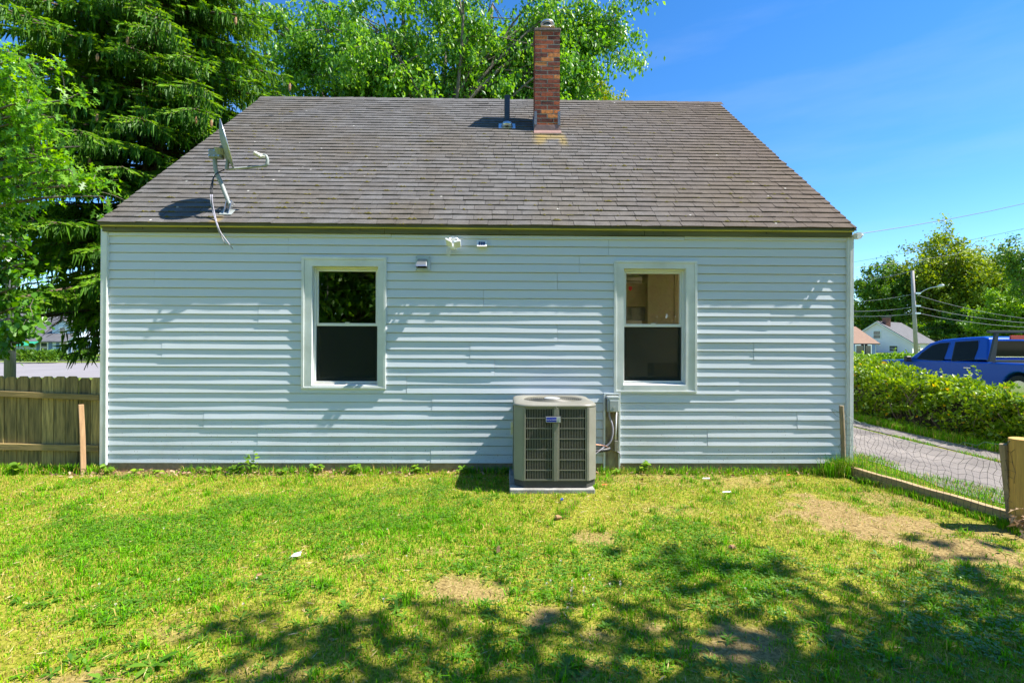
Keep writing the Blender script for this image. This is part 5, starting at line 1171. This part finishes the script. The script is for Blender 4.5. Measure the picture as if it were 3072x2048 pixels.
# --- oak boughs and a round-leaved sapling entering at the left edge
OAK = [(0,0),(.06,.03),(.14,.16),(.17,.05),(.30,.06),(.40,.30),(.46,.09),(.60,.07),(.72,.24),(.78,.08),(1.0,0)]
OAKP = np.array(OAK+[(x,-y) for x, y in OAK[-2:0:-1]])
ROUND = [(0,0),(.12,.18),(.35,.34),(.6,.34),(.82,.2),(1,0)]; ROUNDP = np.array(ROUND+[(x,-y) for x, y in ROUND[-2:0:-1]])
PLANT = [(0,.02),(.3,.05),(.5,.13),(.72,.14),(.9,.07),(1,0)]; PLANTP = np.array(PLANT+[(x,-y) for x, y in PLANT[-2::-1]])
def shaped(name, P, D, Up, size, outline, mat, parent, rg, curl=.15, wmul=1.0):
    n = len(P); D = unit(D); B = unit(np.cross(Up, D)); C = np.cross(D, B); k = len(outline); sz = size[:,None,None]
    x = outline[:,0][None,:,None]; y = outline[:,1][None,:,None]*wmul
    V = P[:,None,:]+D[:,None,:]*x*sz+B[:,None,:]*y*sz+C[:,None,:]*sz*(np.abs(y)*.35-curl*x*x)
    V = V.reshape(-1,3)-np.array(org(parent)); me = bpy.data.meshes.new(name); nv = len(V)
    me.vertices.add(nv); me.vertices.foreach_set('co', V.astype(np.float32).ravel()); me.loops.add(nv); me.loops.foreach_set('vertex_index', np.arange(nv, dtype=np.int32))
    me.polygons.add(n); me.polygons.foreach_set('loop_start', (np.arange(n)*k).astype(np.int32)); me.update(calc_edges=True)
    a = me.attributes.new('rnd', 'FLOAT', 'POINT'); a.data.foreach_set('value', np.repeat(rg.random(n), k).astype(np.float32))
    return add_obj(name, me, mat, parent)
def bough_tree(name, label, base, th, boughs, outline, lsize, mat, seed, per=150, spread=.30):
    rg = np.random.default_rng(seed); rd = random.Random(seed); base = Vector(base); t = thing(name, base, label, 'tree')
    mb = MB(); top = base+Vector((.1,.1,th)); mb.tube(curve(base, top, (.05,0,0), 8), [.11-.011*k for k in range(8)], 9); Ps = []; Ds = []
    for e, n in boughs:
        e = Vector(e); s = base+(top-base)*min(.95, max(.2, (e.z-base.z)/th*.85)); path = curve(s, e, (0,0,.25*(e-s).length*.5), 9); mb.tube(path, [.03*(1-.85*j/8)+.003 for j in range(9)], 6, False)
        dirn = (e-s).normalized()
        for k in range(n//18+1):
            p = path[rd.randrange(3, 9)]; q = p+Vector((rg.normal(), rg.normal(), rg.normal()*.7))*spread*.7+dirn*rd.uniform(0,.25)-Vector((0,0,.05)); mb.tube([p, (p+q)/2+Vector((0,0,.03)), q], [.005,.004,.002], 4, False)
            m = 18; f = rg.random(m)[:,None]; pp = np.array(p)*(1-f)+np.array(q)*f+rg.normal(size=(m,3))*.05; Ps.append(pp); dd = np.array(q-p)[None]*1.2+rg.normal(size=(m,3))*.35; dd[:,2] -= .25; Ds.append(dd)
    mb.build('trunk', M['bark'], t, smooth=True)
    P = np.concatenate(Ps); D = np.concatenate(Ds); Up = rg.normal(size=P.shape)*.45+np.array([.25,-.1,1])
    shaped('crown', P, D, Up, lsize*rg.uniform(.7,1.25,len(P)), outline, M[mat], t, rg)
    return t
ob = [(atd(u, v, d), n) for u, v, d, n in [(60,170,6.2,200),(150,230,6.3,220),(200,300,6.1,200),(90,300,6.0,240),(30,230,6.2,220),(140,390,6.2,120),(60,420,6.3,150),(20,480,6.3,160),(130,470,6.1,200),(210,510,6.0,200),(280,540,6.0,160),(310,590,6.0,110),(180,480,6.2,160),(40,370,6.2,160),(-40,300,6.3,160),(-60,480,6.3,160),(250,560,6.1,120),(90,250,6.4,160),(20,140,6.4,160),(110,190,6.3,160),(170,350,6.2,160),(-20,400,6.2,200),(10,560,6.2,160),(240,440,6.2,120),(-30,200,6.3,200),(70,340,6.1,200)]]
bough_tree('oak_tree', 'young oak with bright pointed-lobed leaves reaching in from the left edge', (-7.9, .9, 0), 4.6, ob, OAKP*np.array([1,1.0]), .125, 'oakleaf', 41)
sb = [(atd(u, v, d), n) for u, v, d, n in [(30,640,6.7,90),(50,720,6.6,90),(20,800,6.7,110),(60,860,6.5,90),(90,920,6.5,90),(40,960,6.5,110),(85,985,6.4,100),(30,1010,6.5,110),(60,1030,6.4,90),(15,900,6.7,90),(-30,850,6.7,80),(-30,1000,6.6,80),(10,700,6.8,80),(70,790,6.7,70),(5,560,6.8,70),(110,960,6.5,50)]]
bough_tree('sapling', 'sapling with rounded green leaves hanging over the picket fence', (-7.3, 1.3, 0), 3.0, sb, ROUNDP, .085, 'shrubleaf', 42, spread=.24)

# ================================================================== hedges
def hedge(label, x0, x1, y0, y1, hfun, n, ls, mat, seed, stems=True):
    rg = np.random.default_rng(seed); t = thing('hedge', ((x0+x1)/2, (y0+y1)/2, 0), label, 'hedge')
    P = []; m = 0
    while m < n:
        k = n; x = rg.uniform(x0, x1, k); y = rg.uniform(y0, y1, k); h = hfun(x, y); z = h*(rg.random(k)**.8)
        d = np.minimum.reduce([x-x0, x1-x, y-y0, y1-y, h-z]); lump = (vnoise(y*1.0+z*2, x*1.0+z, 2.2, seed)-.5)*.46+(vnoise(y+z*3, x+z, 6, seed+1)-.5)*.24
        ok = (d+lump < .20) & (d+lump > -.02); P.append(np.stack([x, y, z], 1)[ok]); m += ok.sum()
    P = np.concatenate(P)[:n]; c = np.array([(x0+x1)/2, 0, .4]); outw = P-c; outw[:,1] = 0
    D = unit(outw)*.7+rg.normal(size=P.shape)*.7+np.array([0,0,.25])
    rn = np.clip(rg.beta(2,2.6,n)*.9 + (rg.random(n) < .035)*.6, 0, 1)
    leaves('foliage', P, D, ls*rg.uniform(.6,1.35,n), .6, mat, t, rn, rng=rg, N=outw+rg.normal(size=P.shape)*.8)
    sh = rg.integers(0, 1, 1); ns_ = 90 if stems else 20; SP = []; SD = []
    for q in range(ns_):      # stray shoots above the top and out of the face
        x = rg.uniform(x0, x1); y = rg.uniform(y0, y1); h = float(hfun(np.array([x]), np.array([y]))[0])-.06; d = np.array([rg.normal()*.25-.15, rg.normal()*.35, 1.0]); ln_ = rg.uniform(.08,.30); m_s = int(ln_/.018)
        f = (np.arange(m_s)/m_s)[:,None]; SP.append(np.array([x,y,h])+d*f*ln_); SD.append(rg.normal(size=(m_s,3))*.8+d*.5)
    SP = np.concatenate(SP); SD = np.concatenate(SD); leaves('shoots', SP, SD, ls*rg.uniform(.5,1.0,len(SP)), .5, mat, t, rg.uniform(.4,.85,len(SP)), rng=rg)
    core = MB(); ys_ = np.linspace(y0+.2, y1-.2, 20)
    for a, b in zip(ys_[:-1], ys_[1:]):
        h = float(hfun(np.array([(x0+x1)/2]), np.array([a]))[0])*.72; core.box(x0+.30, x1-.30, a, b, 0, h)
    core.build('twig_core', M['darktwig'], t)
    if stems:
        st = MB()
        for i in range(170):
            y = rg.uniform(y0, y1); x = x0+rg.uniform(-.02,.25); h = rg.uniform(.3,.9); st.tube(smooth_path([(x+.1,y,0),(x+rg.uniform(-.05,.1),y+rg.normal()*.08,h*.5),(x+rg.uniform(-.06,.1),y+rg.normal()*.2,h)],3), .006, 4, False)
        tag(st.build('stems', M['twig'], t), kind='stuff')
    return t
M['darktwig'] = pmat('dark_twigs', (0.035,0.04,0.015), (0.02,0.02,0.01), 12, 0.95)
def hh(x, y): return np.clip(.76+(y-1.5)*.095, .68, 1.12)+(vnoise(y, x, 1.6, 7)-.5)*.20+(vnoise(y, x, 5, 8)-.5)*.10
hedge('overgrown yellow-flecked hedge along the far side of the driveway', 7.45, 8.75, -2.5, 9.5, hh, 60000, .075, M['hedgeleaf'], 51)
hedge('trimmed low green hedge in front of the white house behind the near hedge', 10.8, 19.0, 13.1, 14.1, lambda x, y: 1.08+(vnoise(x, y, 1.5, 9)-.5)*.2, 12000, .11, M['farhedge'], 52, False)
for k, (u, v, d) in enumerate(((55,1068,33),(92,1066,33),(130,1068,33),(165,1068,34),(250,1068,34))):
    c = atd(u, v, d); rg = np.random.default_rng(60+k); t = thing('round_shrub', (c.x, c.y, 0), 'low clipped round shrub on the verge across the road', 'shrub', 'shrubs across the road')
    n_ = 900; q = unit(rg.normal(size=(n_,3))); q[:,2] = np.abs(q[:,2]); P = np.array([c.x,c.y,.2])+q*np.array([.75,.6,.62])*rg.uniform(.7,1.05,(n_,1)); leaves('foliage', P, q+rg.normal(size=q.shape)*.5, .16, .6, M['darkleaf'], t, rng=rg)

# ================================================================== weeds at the wall foot
def seedling(u, v, hgt, nl, ls, label, y=-.10, outline=ROUNDP, lean=0.0):
    rd = random.Random(int(u)); rg = np.random.default_rng(int(u)); p = aty(u, v, y); base = Vector((p.x, y, 0)); t = thing('weed_plant', base, label, 'weed'); st = MB(); Ps = []; Ds = []
    for k in range(max(1, nl//7)):
        top = base+Vector((rd.gauss(lean,.06), rd.gauss(-.03,.03), hgt*rd.uniform(.6,1))); st.tube(curve(base+Vector((rd.gauss(0,.03),0,0)), top, (0,0,.02), 5), .0025, 4, False)
        for q in range(7):
            f = .35+.65*q/6; Ps.append(tuple(base.lerp(top, f))); a = rd.random()*6.3; Ds.append((math.cos(a), math.sin(a)*.8-.25, rd.uniform(-.1,.45)))
    st.build('stem', M['grassgreen'], t); P = np.array(Ps); D = np.array(Ds)
    shaped('foliage', P, D, np.tile([0,-.35,1.0],(len(P),1))+rg.normal(size=P.shape)*.25, ls*rg.uniform(.6,1.2,len(P)), outline, M['weed'], t, rg)
M['grassgreen'] = pmat('stem_green', (0.16,0.26,0.03), (0.12,0.2,0.025), 9, 0.6)
for a in [(331,1385,.10,14,.06,'small weed at the foot of the left corner post'), (404,1390,.08,9,.06,'tiny weed just right of the left corner post'), (470,1392,.05,16,.05,'flat clump of weeds left of the first tall seedling'),
          (640,1392,.09,18,.055,'short leafy weed at the wall left of the tall climbing weed'), (708,1390,.13,26,.06,'bushy base leaves of the climbing weed below the siding'), (770,1390,.27,26,.055,'tallest climbing weed against the siding left of the left window'),
          (850,1392,.07,16,.05,'low weed patch under the left end of the left window'), (965,1390,.12,22,.055,'upright weed below the left window'), (1060,1390,.12,28,.06,'bright three-leaved weed below the right side of the left window'),
          (1255,1390,.11,30,.06,'bright green seedling midway between the window and the unit'), (1395,1392,.10,24,.06,'seedling near the left side of the air conditioner'), (1480,1394,.09,20,.05,'weed half in the shade beside the air conditioner'),
          (1846,1394,.09,12,.05,'little weed growing in the disconnect slot'), (1925,1392,.14,34,.06,'bushy weed right of the disconnect slot'), (2010,1395,.07,16,.045,'low weed below the right window'), (60,1390,.14,24,.075,'broad-leaved weed at the foot of the picket fence')]:
    seedling(*a)
for i, (u, v) in enumerate(((1250,1390),(1190,1392),(560,1393),(2180,1395),(2330,1396))): pass

# ================================================================== lawn
def frus(x, y, m=.25): d = y-CAM.y; return (np.abs(x-CAM.x-.0155*d) < 1.04*d+m) & (d > 1.7)
LUSH = []
for u, v, ru, rv, w in [(750,1590,620,120,.55),(1750,1680,300,90,.50),(1100,1520,300,60,.25),(2150,1720,260,80,.30),(1900,1850,500,120,.25),(2050,1590,150,40,.35),(2800,1850,400,160,.40),(300,1620,300,90,.4),(1350,1980,400,80,.2),(1500,1480,200,50,.1),(600,1960,300,60,.15)]:
    c = atz(u, v); a = atz(u+ru, v); b = atz(u, v-rv); LUSH.append((c.x, c.y, abs(a.x-c.x), abs(b.y-c.y), w))
def lush(x, y):
    r = .22+.5*(vnoise(x, y, 1.7, 31)-.5)+.45*(vnoise(x, y, 5, 32)-.5)
    for cx, cy, rx, ry, w in LUSH: r = r+w*np.exp(-((x-cx)/rx)**2-((y-cy)/ry)**2)
    return np.clip(r, 0, 1)
def blades(name, label, x, y, z, h, w, col, kindname='stuff', lean=.5, rng=RNG):
    n = len(x); a = rng.uniform(0, 2*np.pi, n); side_ = np.stack([np.cos(a), np.sin(a), np.zeros(n)], 1); b = rng.uniform(0, 2*np.pi, n); ln = np.stack([np.cos(b), np.sin(b), np.zeros(n)], 1)*(rng.random(n)*lean*1.3)[:,None]
    P = np.stack([x, y, z-.004], 1); hh_ = h[:,None]; ww = w[:,None]; up_ = np.array([0,0,1.0])
    m = P+(up_*.6+ln*.25)*hh_; tp = P+(up_*(1-.35*np.linalg.norm(ln,axis=1)[:,None])+ln)*hh_
    V = np.stack([P-side_*ww*.5, P+side_*ww*.5, m+side_*ww*.42, m-side_*ww*.42, tp], 1).reshape(-1,3); i = np.arange(n)*5
    c = np.repeat(col, 5, axis=0)
    me = np_mesh(name, V, np.stack([i,i+1,i+2,i+3],1), np.stack([i+3,i+2,i+4],1), color=c)
    return tag(add_obj(name, me, M['grass']), label, 'grass', kind='stuff')
GREEN = np.array([.14,.37,.003]); YEL = np.array([.29,.44,.006]); STRAW = np.array([.58,.43,.11]); DARKG = np.array([.05,.15,.012])
def gcol(n, lu, rng):
    r = rng.random(n); pdry = np.clip(.40-.44*lu, .04, .6); pg = np.clip(.36+.8*lu, 0, 1)
    c = np.where((r < pdry)[:,None], STRAW*rng.uniform(.6,1.15,(n,1)), np.where((rng.random(n) < pg)[:,None], GREEN*rng.uniform(.7,1.4,(n,1)), YEL*rng.uniform(.7,1.25,(n,1))))
    return c*rng.uniform(.85,1.15,(n,3))
n = 590000; x = RNG.uniform(-7.2, 5.0, n); y = RNG.uniform(-4.6, -.04, n)
dens = np.clip(1.05-bareness(x, y)*1.15, .09, 1)*(.5+.5*vnoise(x, y, 9, 41))*(.55+.6*lush(x, y)); inv = frus(x, y); ok = frus(x, y, 1.9) & (RNG.random(n) < dens*np.where(inv, 1.0, .4)) & ((x < 4.25) | (y < -2.1)) & ~(~inv & (np.abs(x) < 1) & (y < -4.2)); wmul = np.where(inv, 1.0, 1.7)
pad_ = (np.abs(x-pcx) < .43) & (y > PADF) ; ok &= ~pad_; x, y, wmul = x[ok], y[ok], wmul[ok]; lu = lush(x, y); n = len(x)
h = (.014+.022*RNG.random(n)**1.6)*(.75+.6*vnoise(x, y, 3, 42))*(1+.35*lu); big = RNG.random(n) < .012; h[big] *= 2.0
blades('lawn_grass', 'short patchy green and straw lawn grass in front of the house', x, y, gz(x, y), h, RNG.uniform(.003,.0062,n)*wmul, gcol(n, lu, RNG), lean=.9)
# tufts: taller clumps of broad blades
n0 = 900; tx = RNG.uniform(-5, 4.2, n0); ty = RNG.uniform(-4.1, -.1, n0); ok = frus(tx, ty) & (bareness(tx, ty) < .6) & (RNG.random(n0) < .35+.6*lush(tx,ty)) & ~((np.abs(tx-pcx) < .45) & (ty > PADF-.02)); tx, ty = tx[ok], ty[ok]; k = 26
x = np.repeat(tx, k)+RNG.normal(size=len(tx)*k)*.022; y = np.repeat(ty, k)+RNG.normal(size=len(tx)*k)*.022; n = len(x); lu = np.repeat(np.clip(lush(tx, ty)+.3, 0, 1), k)
blades('grass_tufts', 'taller tufts of coarse grass scattered through the lawn', x, y, gz(x, y), RNG.uniform(.035,.085,n), RNG.uniform(.004,.008,n), gcol(n, lu, RNG), lean=1.0)
# clover: little horizontal leaflets
n0 = 85000; x = RNG.uniform(-5, 4.2, n0); y = RNG.uniform(-4.1, -.25, n0); L_ = lush(x, y)*(.45+.9*vnoise(x, y, 2.6, 44)); ok = frus(x, y) & (L_ > .42+.25*RNG.random(n0)) & (bareness(x, y) < .4) & ~((np.abs(x-pcx) < .45) & (y > PADF-.02)); x, y = x[ok], y[ok]; n = len(x)
P = np.repeat(np.stack([x, y, gz(x, y)+RNG.uniform(.014,.034,n)], 1), 3, 0); a = np.repeat(RNG.uniform(0,6.3,n),3)+np.tile([0,2.1,4.2],n); D = np.stack([np.cos(a), np.sin(a), RNG.uniform(-.1,.35,3*n)], 1)
tag(leaves('clover_patch', P, D, RNG.uniform(.008,.014,3*n), .95, M['rosette'], None, np.repeat(RNG.random(n),3), fold=.02, N=np.tile([0,0,1.0],(3*n,1))+RNG.normal(size=(3*n,3))*.15), 'low clover leaves in the greener parts of the lawn', 'clover', kind='stuff')
# straw and dead bits lying flat
n0 = 15000; x = RNG.uniform(-5, 4.2, n0); y = RNG.uniform(-4.1, -.05, n0); ok = frus(x, y) & ~((np.abs(x-pcx) < .45) & (y > PADF-.02)) & (RNG.random(n0) < .35+.6*(1-lush(x,y))); x, y = x[ok], y[ok]; n = len(x); a = RNG.uniform(0,6.3,n)
P = np.stack([x, y, gz(x, y)+RNG.uniform(.003,.016,n)], 1); D = np.stack([np.cos(a), np.sin(a), RNG.normal(size=n)*.15], 1)
M['straw'] = leafmat('straw_bits', [(0,(.16,.10,.045)), (.5,(.40,.29,.12)), (1,(.62,.50,.27))], .1, .8)
tag(leaves('straw_litter', P, D, RNG.uniform(.02,.07,n), .09, M['straw'], None, fold=.02), 'dry straw and thatch lying through the lawn', 'straw', kind='stuff')
# fallen leaves along the foundation
n0 = 1500; x = RNG.uniform(-4.9, 4.2, n0); y = -.03-np.abs(RNG.normal(size=n0))*.12; ok = (x < -1.5) | (RNG.random(n0) < .35); ok &= ~((np.abs(x-pcx) < .5)); x, y = x[ok], y[ok]; n = len(x); a = RNG.uniform(0,6.3,n)
P = np.stack([x, y, gz(x, y)+RNG.uniform(.004,.03,n)], 1); D = np.stack([np.cos(a), np.sin(a), RNG.normal(size=n)*.3], 1)
M['deadlitter'] = leafmat('dead_leaf_litter', [(0,(.12,.065,.035)), (.5,(.30,.18,.09)), (1,(.50,.36,.22))], .15, .8)
tag(leaves('leaf_litter', P, D, RNG.uniform(.025,.06,n), .5, M['deadlitter'], None, fold=.12), 'brown dead leaves gathered along the foot of the house wall', 'leaf litter', kind='stuff')
# long grass: wall foot, timber, wire fence, driveway edges, hedge foot
def strip(n, xf, yf): return xf(n), yf(n)
X = []; Y = []; H_ = []
def put(x, y, h): X.append(x); Y.append(y); H_.append(h)
n = 4600; x = RNG.uniform(-4.9, 4.2, n); x = x[vnoise(x, x*0, 2.3, 51) > .34]; put(x, -.05-np.abs(RNG.normal(size=len(x)))*.05, RNG.uniform(.03,.12,len(x)))
n = 1700; t_ = RNG.random(n); k = vnoise(t_*6, t_*0, 1.5, 52) > .35; t_ = t_[k]; put(A0.x+(B0.x-A0.x)*t_-.05-np.abs(RNG.normal(size=len(t_)))*.05, A0.y+(B0.y-A0.y)*t_, RNG.uniform(.03,.10,len(t_)))
n = 30000; x = RNG.uniform(4.35, 5.35, n); y = RNG.uniform(-2.4, 4.5, n); k = RNG.random(n) < np.clip(1.25-(x-4.35)*1.1+(vnoise(x,y,3,53)-.5)*1.2, 0, 1); put(x[k], y[k], RNG.uniform(.03,.085,k.sum()))
n = 14000; x = 7.1+np.abs(RNG.normal(size=n))*.16; y = RNG.uniform(-1.5, 9, n); put(x, y, RNG.uniform(.05,.20,n))
n = 5000; y = RNG.uniform(-1, 9, n); k = vnoise(y, y*0, 1.6, 54) > .4; y = y[k]; put(j+.01+RNG.normal(size=len(y))*.025, y, RNG.uniform(.02,.075,len(y)))
n = 1500; t_ = RNG.normal(size=n)*.10; put(SA.x-.02+t_, -.17+RNG.normal(size=n)*.05, RNG.uniform(.06,.28,n))
n = 2500; x = RNG.uniform(-5.8, -4.4, n); put(x, -.02-np.abs(RNG.normal(size=n))*.07, RNG.uniform(.03,.14,n))
n = 9000; x = RNG.uniform(-9, -4.5, n); put(x, RNG.uniform(.3, 3, n), RNG.uniform(.05,.12,n))
x = np.concatenate(X); y = np.concatenate(Y); h = np.concatenate(H_); n = len(x)
blades('long_grass', 'longer unmown grass along the wall, timber, driveway and hedge edges', x, y, gz(x, y), h, RNG.uniform(.004,.008,n), gcol(n, np.clip(.45+.3*RNG.random(n), 0, 1), RNG), lean=.6)

# plantain rosettes: individual broad-leaved weeds
def rosette_mesh(seed, nl, ls):
    rg = np.random.default_rng(seed); a = np.arange(nl)*2.4+rg.normal(size=nl)*.3; D = np.stack([np.cos(a), np.sin(a), rg.uniform(.15,.75,nl)], 1); o = shaped('weed_rosette', np.zeros((nl,3)), D, np.tile([0,0,1.0],(nl,1)), ls*rg.uniform(.6,1.15,nl), PLANTP, M['rosette'], None, rg, curl=.35)
    me = o.data; bpy.data.objects.remove(o); return me
RM = [rosette_mesh(70+k, 10+k % 5, .062) for k in range(6)]
big = [(420,1725,1.6,'large pale rosette weed left of the white paper scrap'),(460,2000,1.9,'largest light green rosette weed near the bottom left'),(150,1810,1.3,'dark rosette weed at the left below the lush patch'),(630,1640,1.1,'rosette weed in the middle left of the lawn'),
       (340,1780,1.3,'spreading rosette weed left of centre'),(2020,1975,1.4,'rosette weed left of the bare sandy patch at bottom'),(2480,1935,1.7,'rosette weed right of the bare sandy patch at bottom'),(2200,1700,1.2,'rosette weed below the sandy area in the middle right'),(1830,1880,1.1,'rosette weed inside the dappled shade'),(2670,1990,1.5,'rosette weed at the bottom right in the shade'),(1700,2010,1.6,'dark green rosette weed at the bottom centre')]
spots = [(u, v, s, lb, None) for u, v, s, lb in big]
rdz = random.Random(5)
for i, (u, v, s, lb, g) in enumerate(spots):
    p = atz(u, v); z = float(gz(np.array([p.x]), np.array([p.y]))[0]); o = add_obj('weed_rosette', RM[i % 6], M['rosette'], None, (p.x, p.y, z+.004), (0, 0, rdz.random()*6.3)); s *= .8; o.scale = (s, s, s*rdz.uniform(.8,1.2)); tag(o, lb, 'weed', g)
rg = np.random.default_rng(77); WP = []; WD = []; WS = []
for k in range(420):      # scattered little broad-leaved weeds
    p = atz(rg.uniform(20, 3050), 1460+590*rg.random()**.75)
    if p.x > 4.1 or (abs(p.x-pcx) < .5 and p.y > PADF-.05) or bareness(np.array([p.x]), np.array([p.y]))[0] > .7: continue
    nl = rg.integers(5, 11); a_ = np.arange(nl)*2.4+rg.random()*6; z = float(gz(np.array([p.x]), np.array([p.y]))[0])
    WP.append(np.tile([p.x, p.y, z+.006], (nl,1))); WD.append(np.stack([np.cos(a_), np.sin(a_), rg.uniform(.15,.9,nl)], 1)); WS.append(rg.uniform(.025,.062)*rg.uniform(.6,1.15,nl))
WP = np.concatenate(WP); o = shaped('lawn_weeds', WP, np.concatenate(WD), np.tile([0,0,1.0],(len(WP),1)), np.concatenate(WS), PLANTP, M['rosette'], None, rg, curl=.3)
tag(o, 'small broad-leaved weeds scattered through the lawn', 'weeds', kind='stuff')
# clover flowers
fm = MB()
for k in range(14):
    a = k*2.4; zz = k/13; rr = .0075*math.sqrt(max(.05, 1-(zz*1.6-.7)**2)); fm.add([(rr*math.cos(a)*.5, rr*math.sin(a)*.5, .03+.011*zz), (rr*math.cos(a-.35), rr*math.sin(a-.35), .034+.011*zz), (rr*math.cos(a+.35), rr*math.sin(a+.35), .034+.011*zz)], [(0,1,2)])
fm.tube([(0,0,0),(0,0,.031)], .001, 3, False); fme = bpy.data.meshes.new('clover_flower'); fme.from_pydata(fm.v, [], fm.f); fme.update()
for k in range(34):
    if k < 16: u, v = rdz.gauss(1740, 60), rdz.gauss(1765, 30)
    else: u, v = rdz.uniform(250, 2900), rdz.uniform(1460, 1850)
    p = atz(u, v)
    if p.x > 4 or (abs(p.x-pcx) < .5 and p.y > PADF-.05): continue
    o = add_obj('clover_flower', fme, M['clover'], None, (p.x, p.y, float(gz(np.array([p.x]), np.array([p.y]))[0]))); tag(o, 'white clover flower head in the lawn', 'flower', 'clover flowers in the lawn')
# litter
def bit(name, u, v, pts, th, mat, label, cat, rz=0, lift=.02):
    p = atz(u, v); z = float(gz(np.array([p.x]), np.array([p.y]))[0])+lift; c, s = math.cos(rz), math.sin(rz)
    mb = MB(); mb.prism([(p.x+x*c-y*s, p.y+x*s+y*c, z+dz) for x, y, dz in pts], (0,0,th)); return single(mb.build(name, mat), label, cat)
bit('paper_scrap', 886, 1675, [(-.03,-.025,0),(.02,-.03,.012),(.035,.0,.004),(.03,.03,.02),(-.02,.025,.008)], .002, M['paper'], 'small crumpled white paper scrap on the lawn', 'paper')
bit('plastic_strip', 2180, 1481, [(-.045,-.008,0),(.04,-.012,.004),(.045,.008,.008),(-.04,.010,.004)], .004, M['paper'], 'narrow white plastic strip on the dry grass at right', 'scrap', .1)
bit('plastic_chip', 2118, 1440, [(-.04,-.01,0),(.035,-.014,.004),(.04,.008,.01),(-.03,.014,.004)], .003, M['paper'], 'white plastic chip nearer the wall on the dry grass', 'scrap', -.2)
bit('blue_scrap', 1685, 1510, [(-.012,-.012,0),(.014,-.010,.006),(.012,.014,.012),(-.010,.012,.004)], .012, M['bluebit'], 'tiny blue plastic scrap in front of the air conditioner', 'scrap')
bit('orange_leaf', 1813, 1463, [(-.03,-.008,0),(.0,-.016,.01),(.03,-.006,.004),(.022,.012,.012),(-.02,.012,.006)], .002, M['orangebit'], 'orange fallen leaf right of the concrete pad', 'leaf')
bit('orange_leaf', 2366, 1429, [(-.02,-.01,0),(.0,-.014,.01),(.02,-.006,.004),(.012,.012,.012),(-.015,.01,.006)], .002, M['orangebit'], 'orange fallen leaf below the right end of the wall', 'leaf')
bit('dead_leaf', 775, 1740, [(-.02,-.012,0),(.0,-.02,.012),(.02,-.006,.004),(.016,.014,.014),(-.015,.012,.006)], .002, M['deadleaf'], 'single brown leaf lying left of the dappled shade', 'leaf')
bit('dead_leaf', 1495, 1655, [(-.012,-.045,0),(.012,-.04,.008),(.016,.02,.012),(.0,.05,.02),(-.014,.015,.008)], .002, M['straw'], 'long tan curled leaf right of the lawn centre', 'leaf')
p = atz(1670, 1560); mb = MB(); mb.tube([(p.x-.02,p.y,.022),(p.x-.005,p.y,.026),(p.x+.02,p.y+.01,.024),(p.x+.045,p.y+.015,.02)], [.008,.020,.018,.006], 9); single(mb.build('pine_cone', M['deadleaf']), 'brown fallen spruce cone in front of the air conditioner', 'cone')
p = atz(2194, 1652); mb = MB(); mb.tube([(p.x-.02,p.y,.022),(p.x-.005,p.y,.026),(p.x+.02,p.y+.01,.024),(p.x+.04,p.y+.015,.02)], [.008,.020,.018,.006], 9); single(mb.build('pine_cone', M['deadleaf']), 'brown fallen spruce cone on the grass right of centre', 'cone')
a = atz(2190, 1402); b = atz(2362, 1413); mb = MB(); mb.tube([(a.x,a.y,.025),((a.x+b.x)/2,(a.y+b.y)/2+.01,.022),(b.x,b.y,.025)], .010, 7); single(mb.build('stick', M['stake']), 'pale straight stick lying along the wall foot at right', 'stick')
p = atz(3062, 1560); rg = np.random.default_rng(90); q = rg.normal(size=(26,3))*np.array([.05,.05,.04])+np.array([pB.x-.10,pB.y-.09,.09]); t = thing('oak_leaf_pile', (pB.x-.1, pB.y-.09, 0), 'curled brown oak leaves caught at the foot of the round post', 'leaf pile')
shaped('leaves', q, rg.normal(size=(26,3)), rg.normal(size=(26,3))+np.array([0,0,.6]), np.full(26,.12)*rg.uniform(.7,1.2,26), OAKP, M['deadlitter'], t, rg, curl=.4)
print('SPRUCE', NS, 'TRIS', sum(len(m.loops)-2*len(m.polygons) for m in bpy.data.meshes), 'OBJ', len(bpy.data.objects))
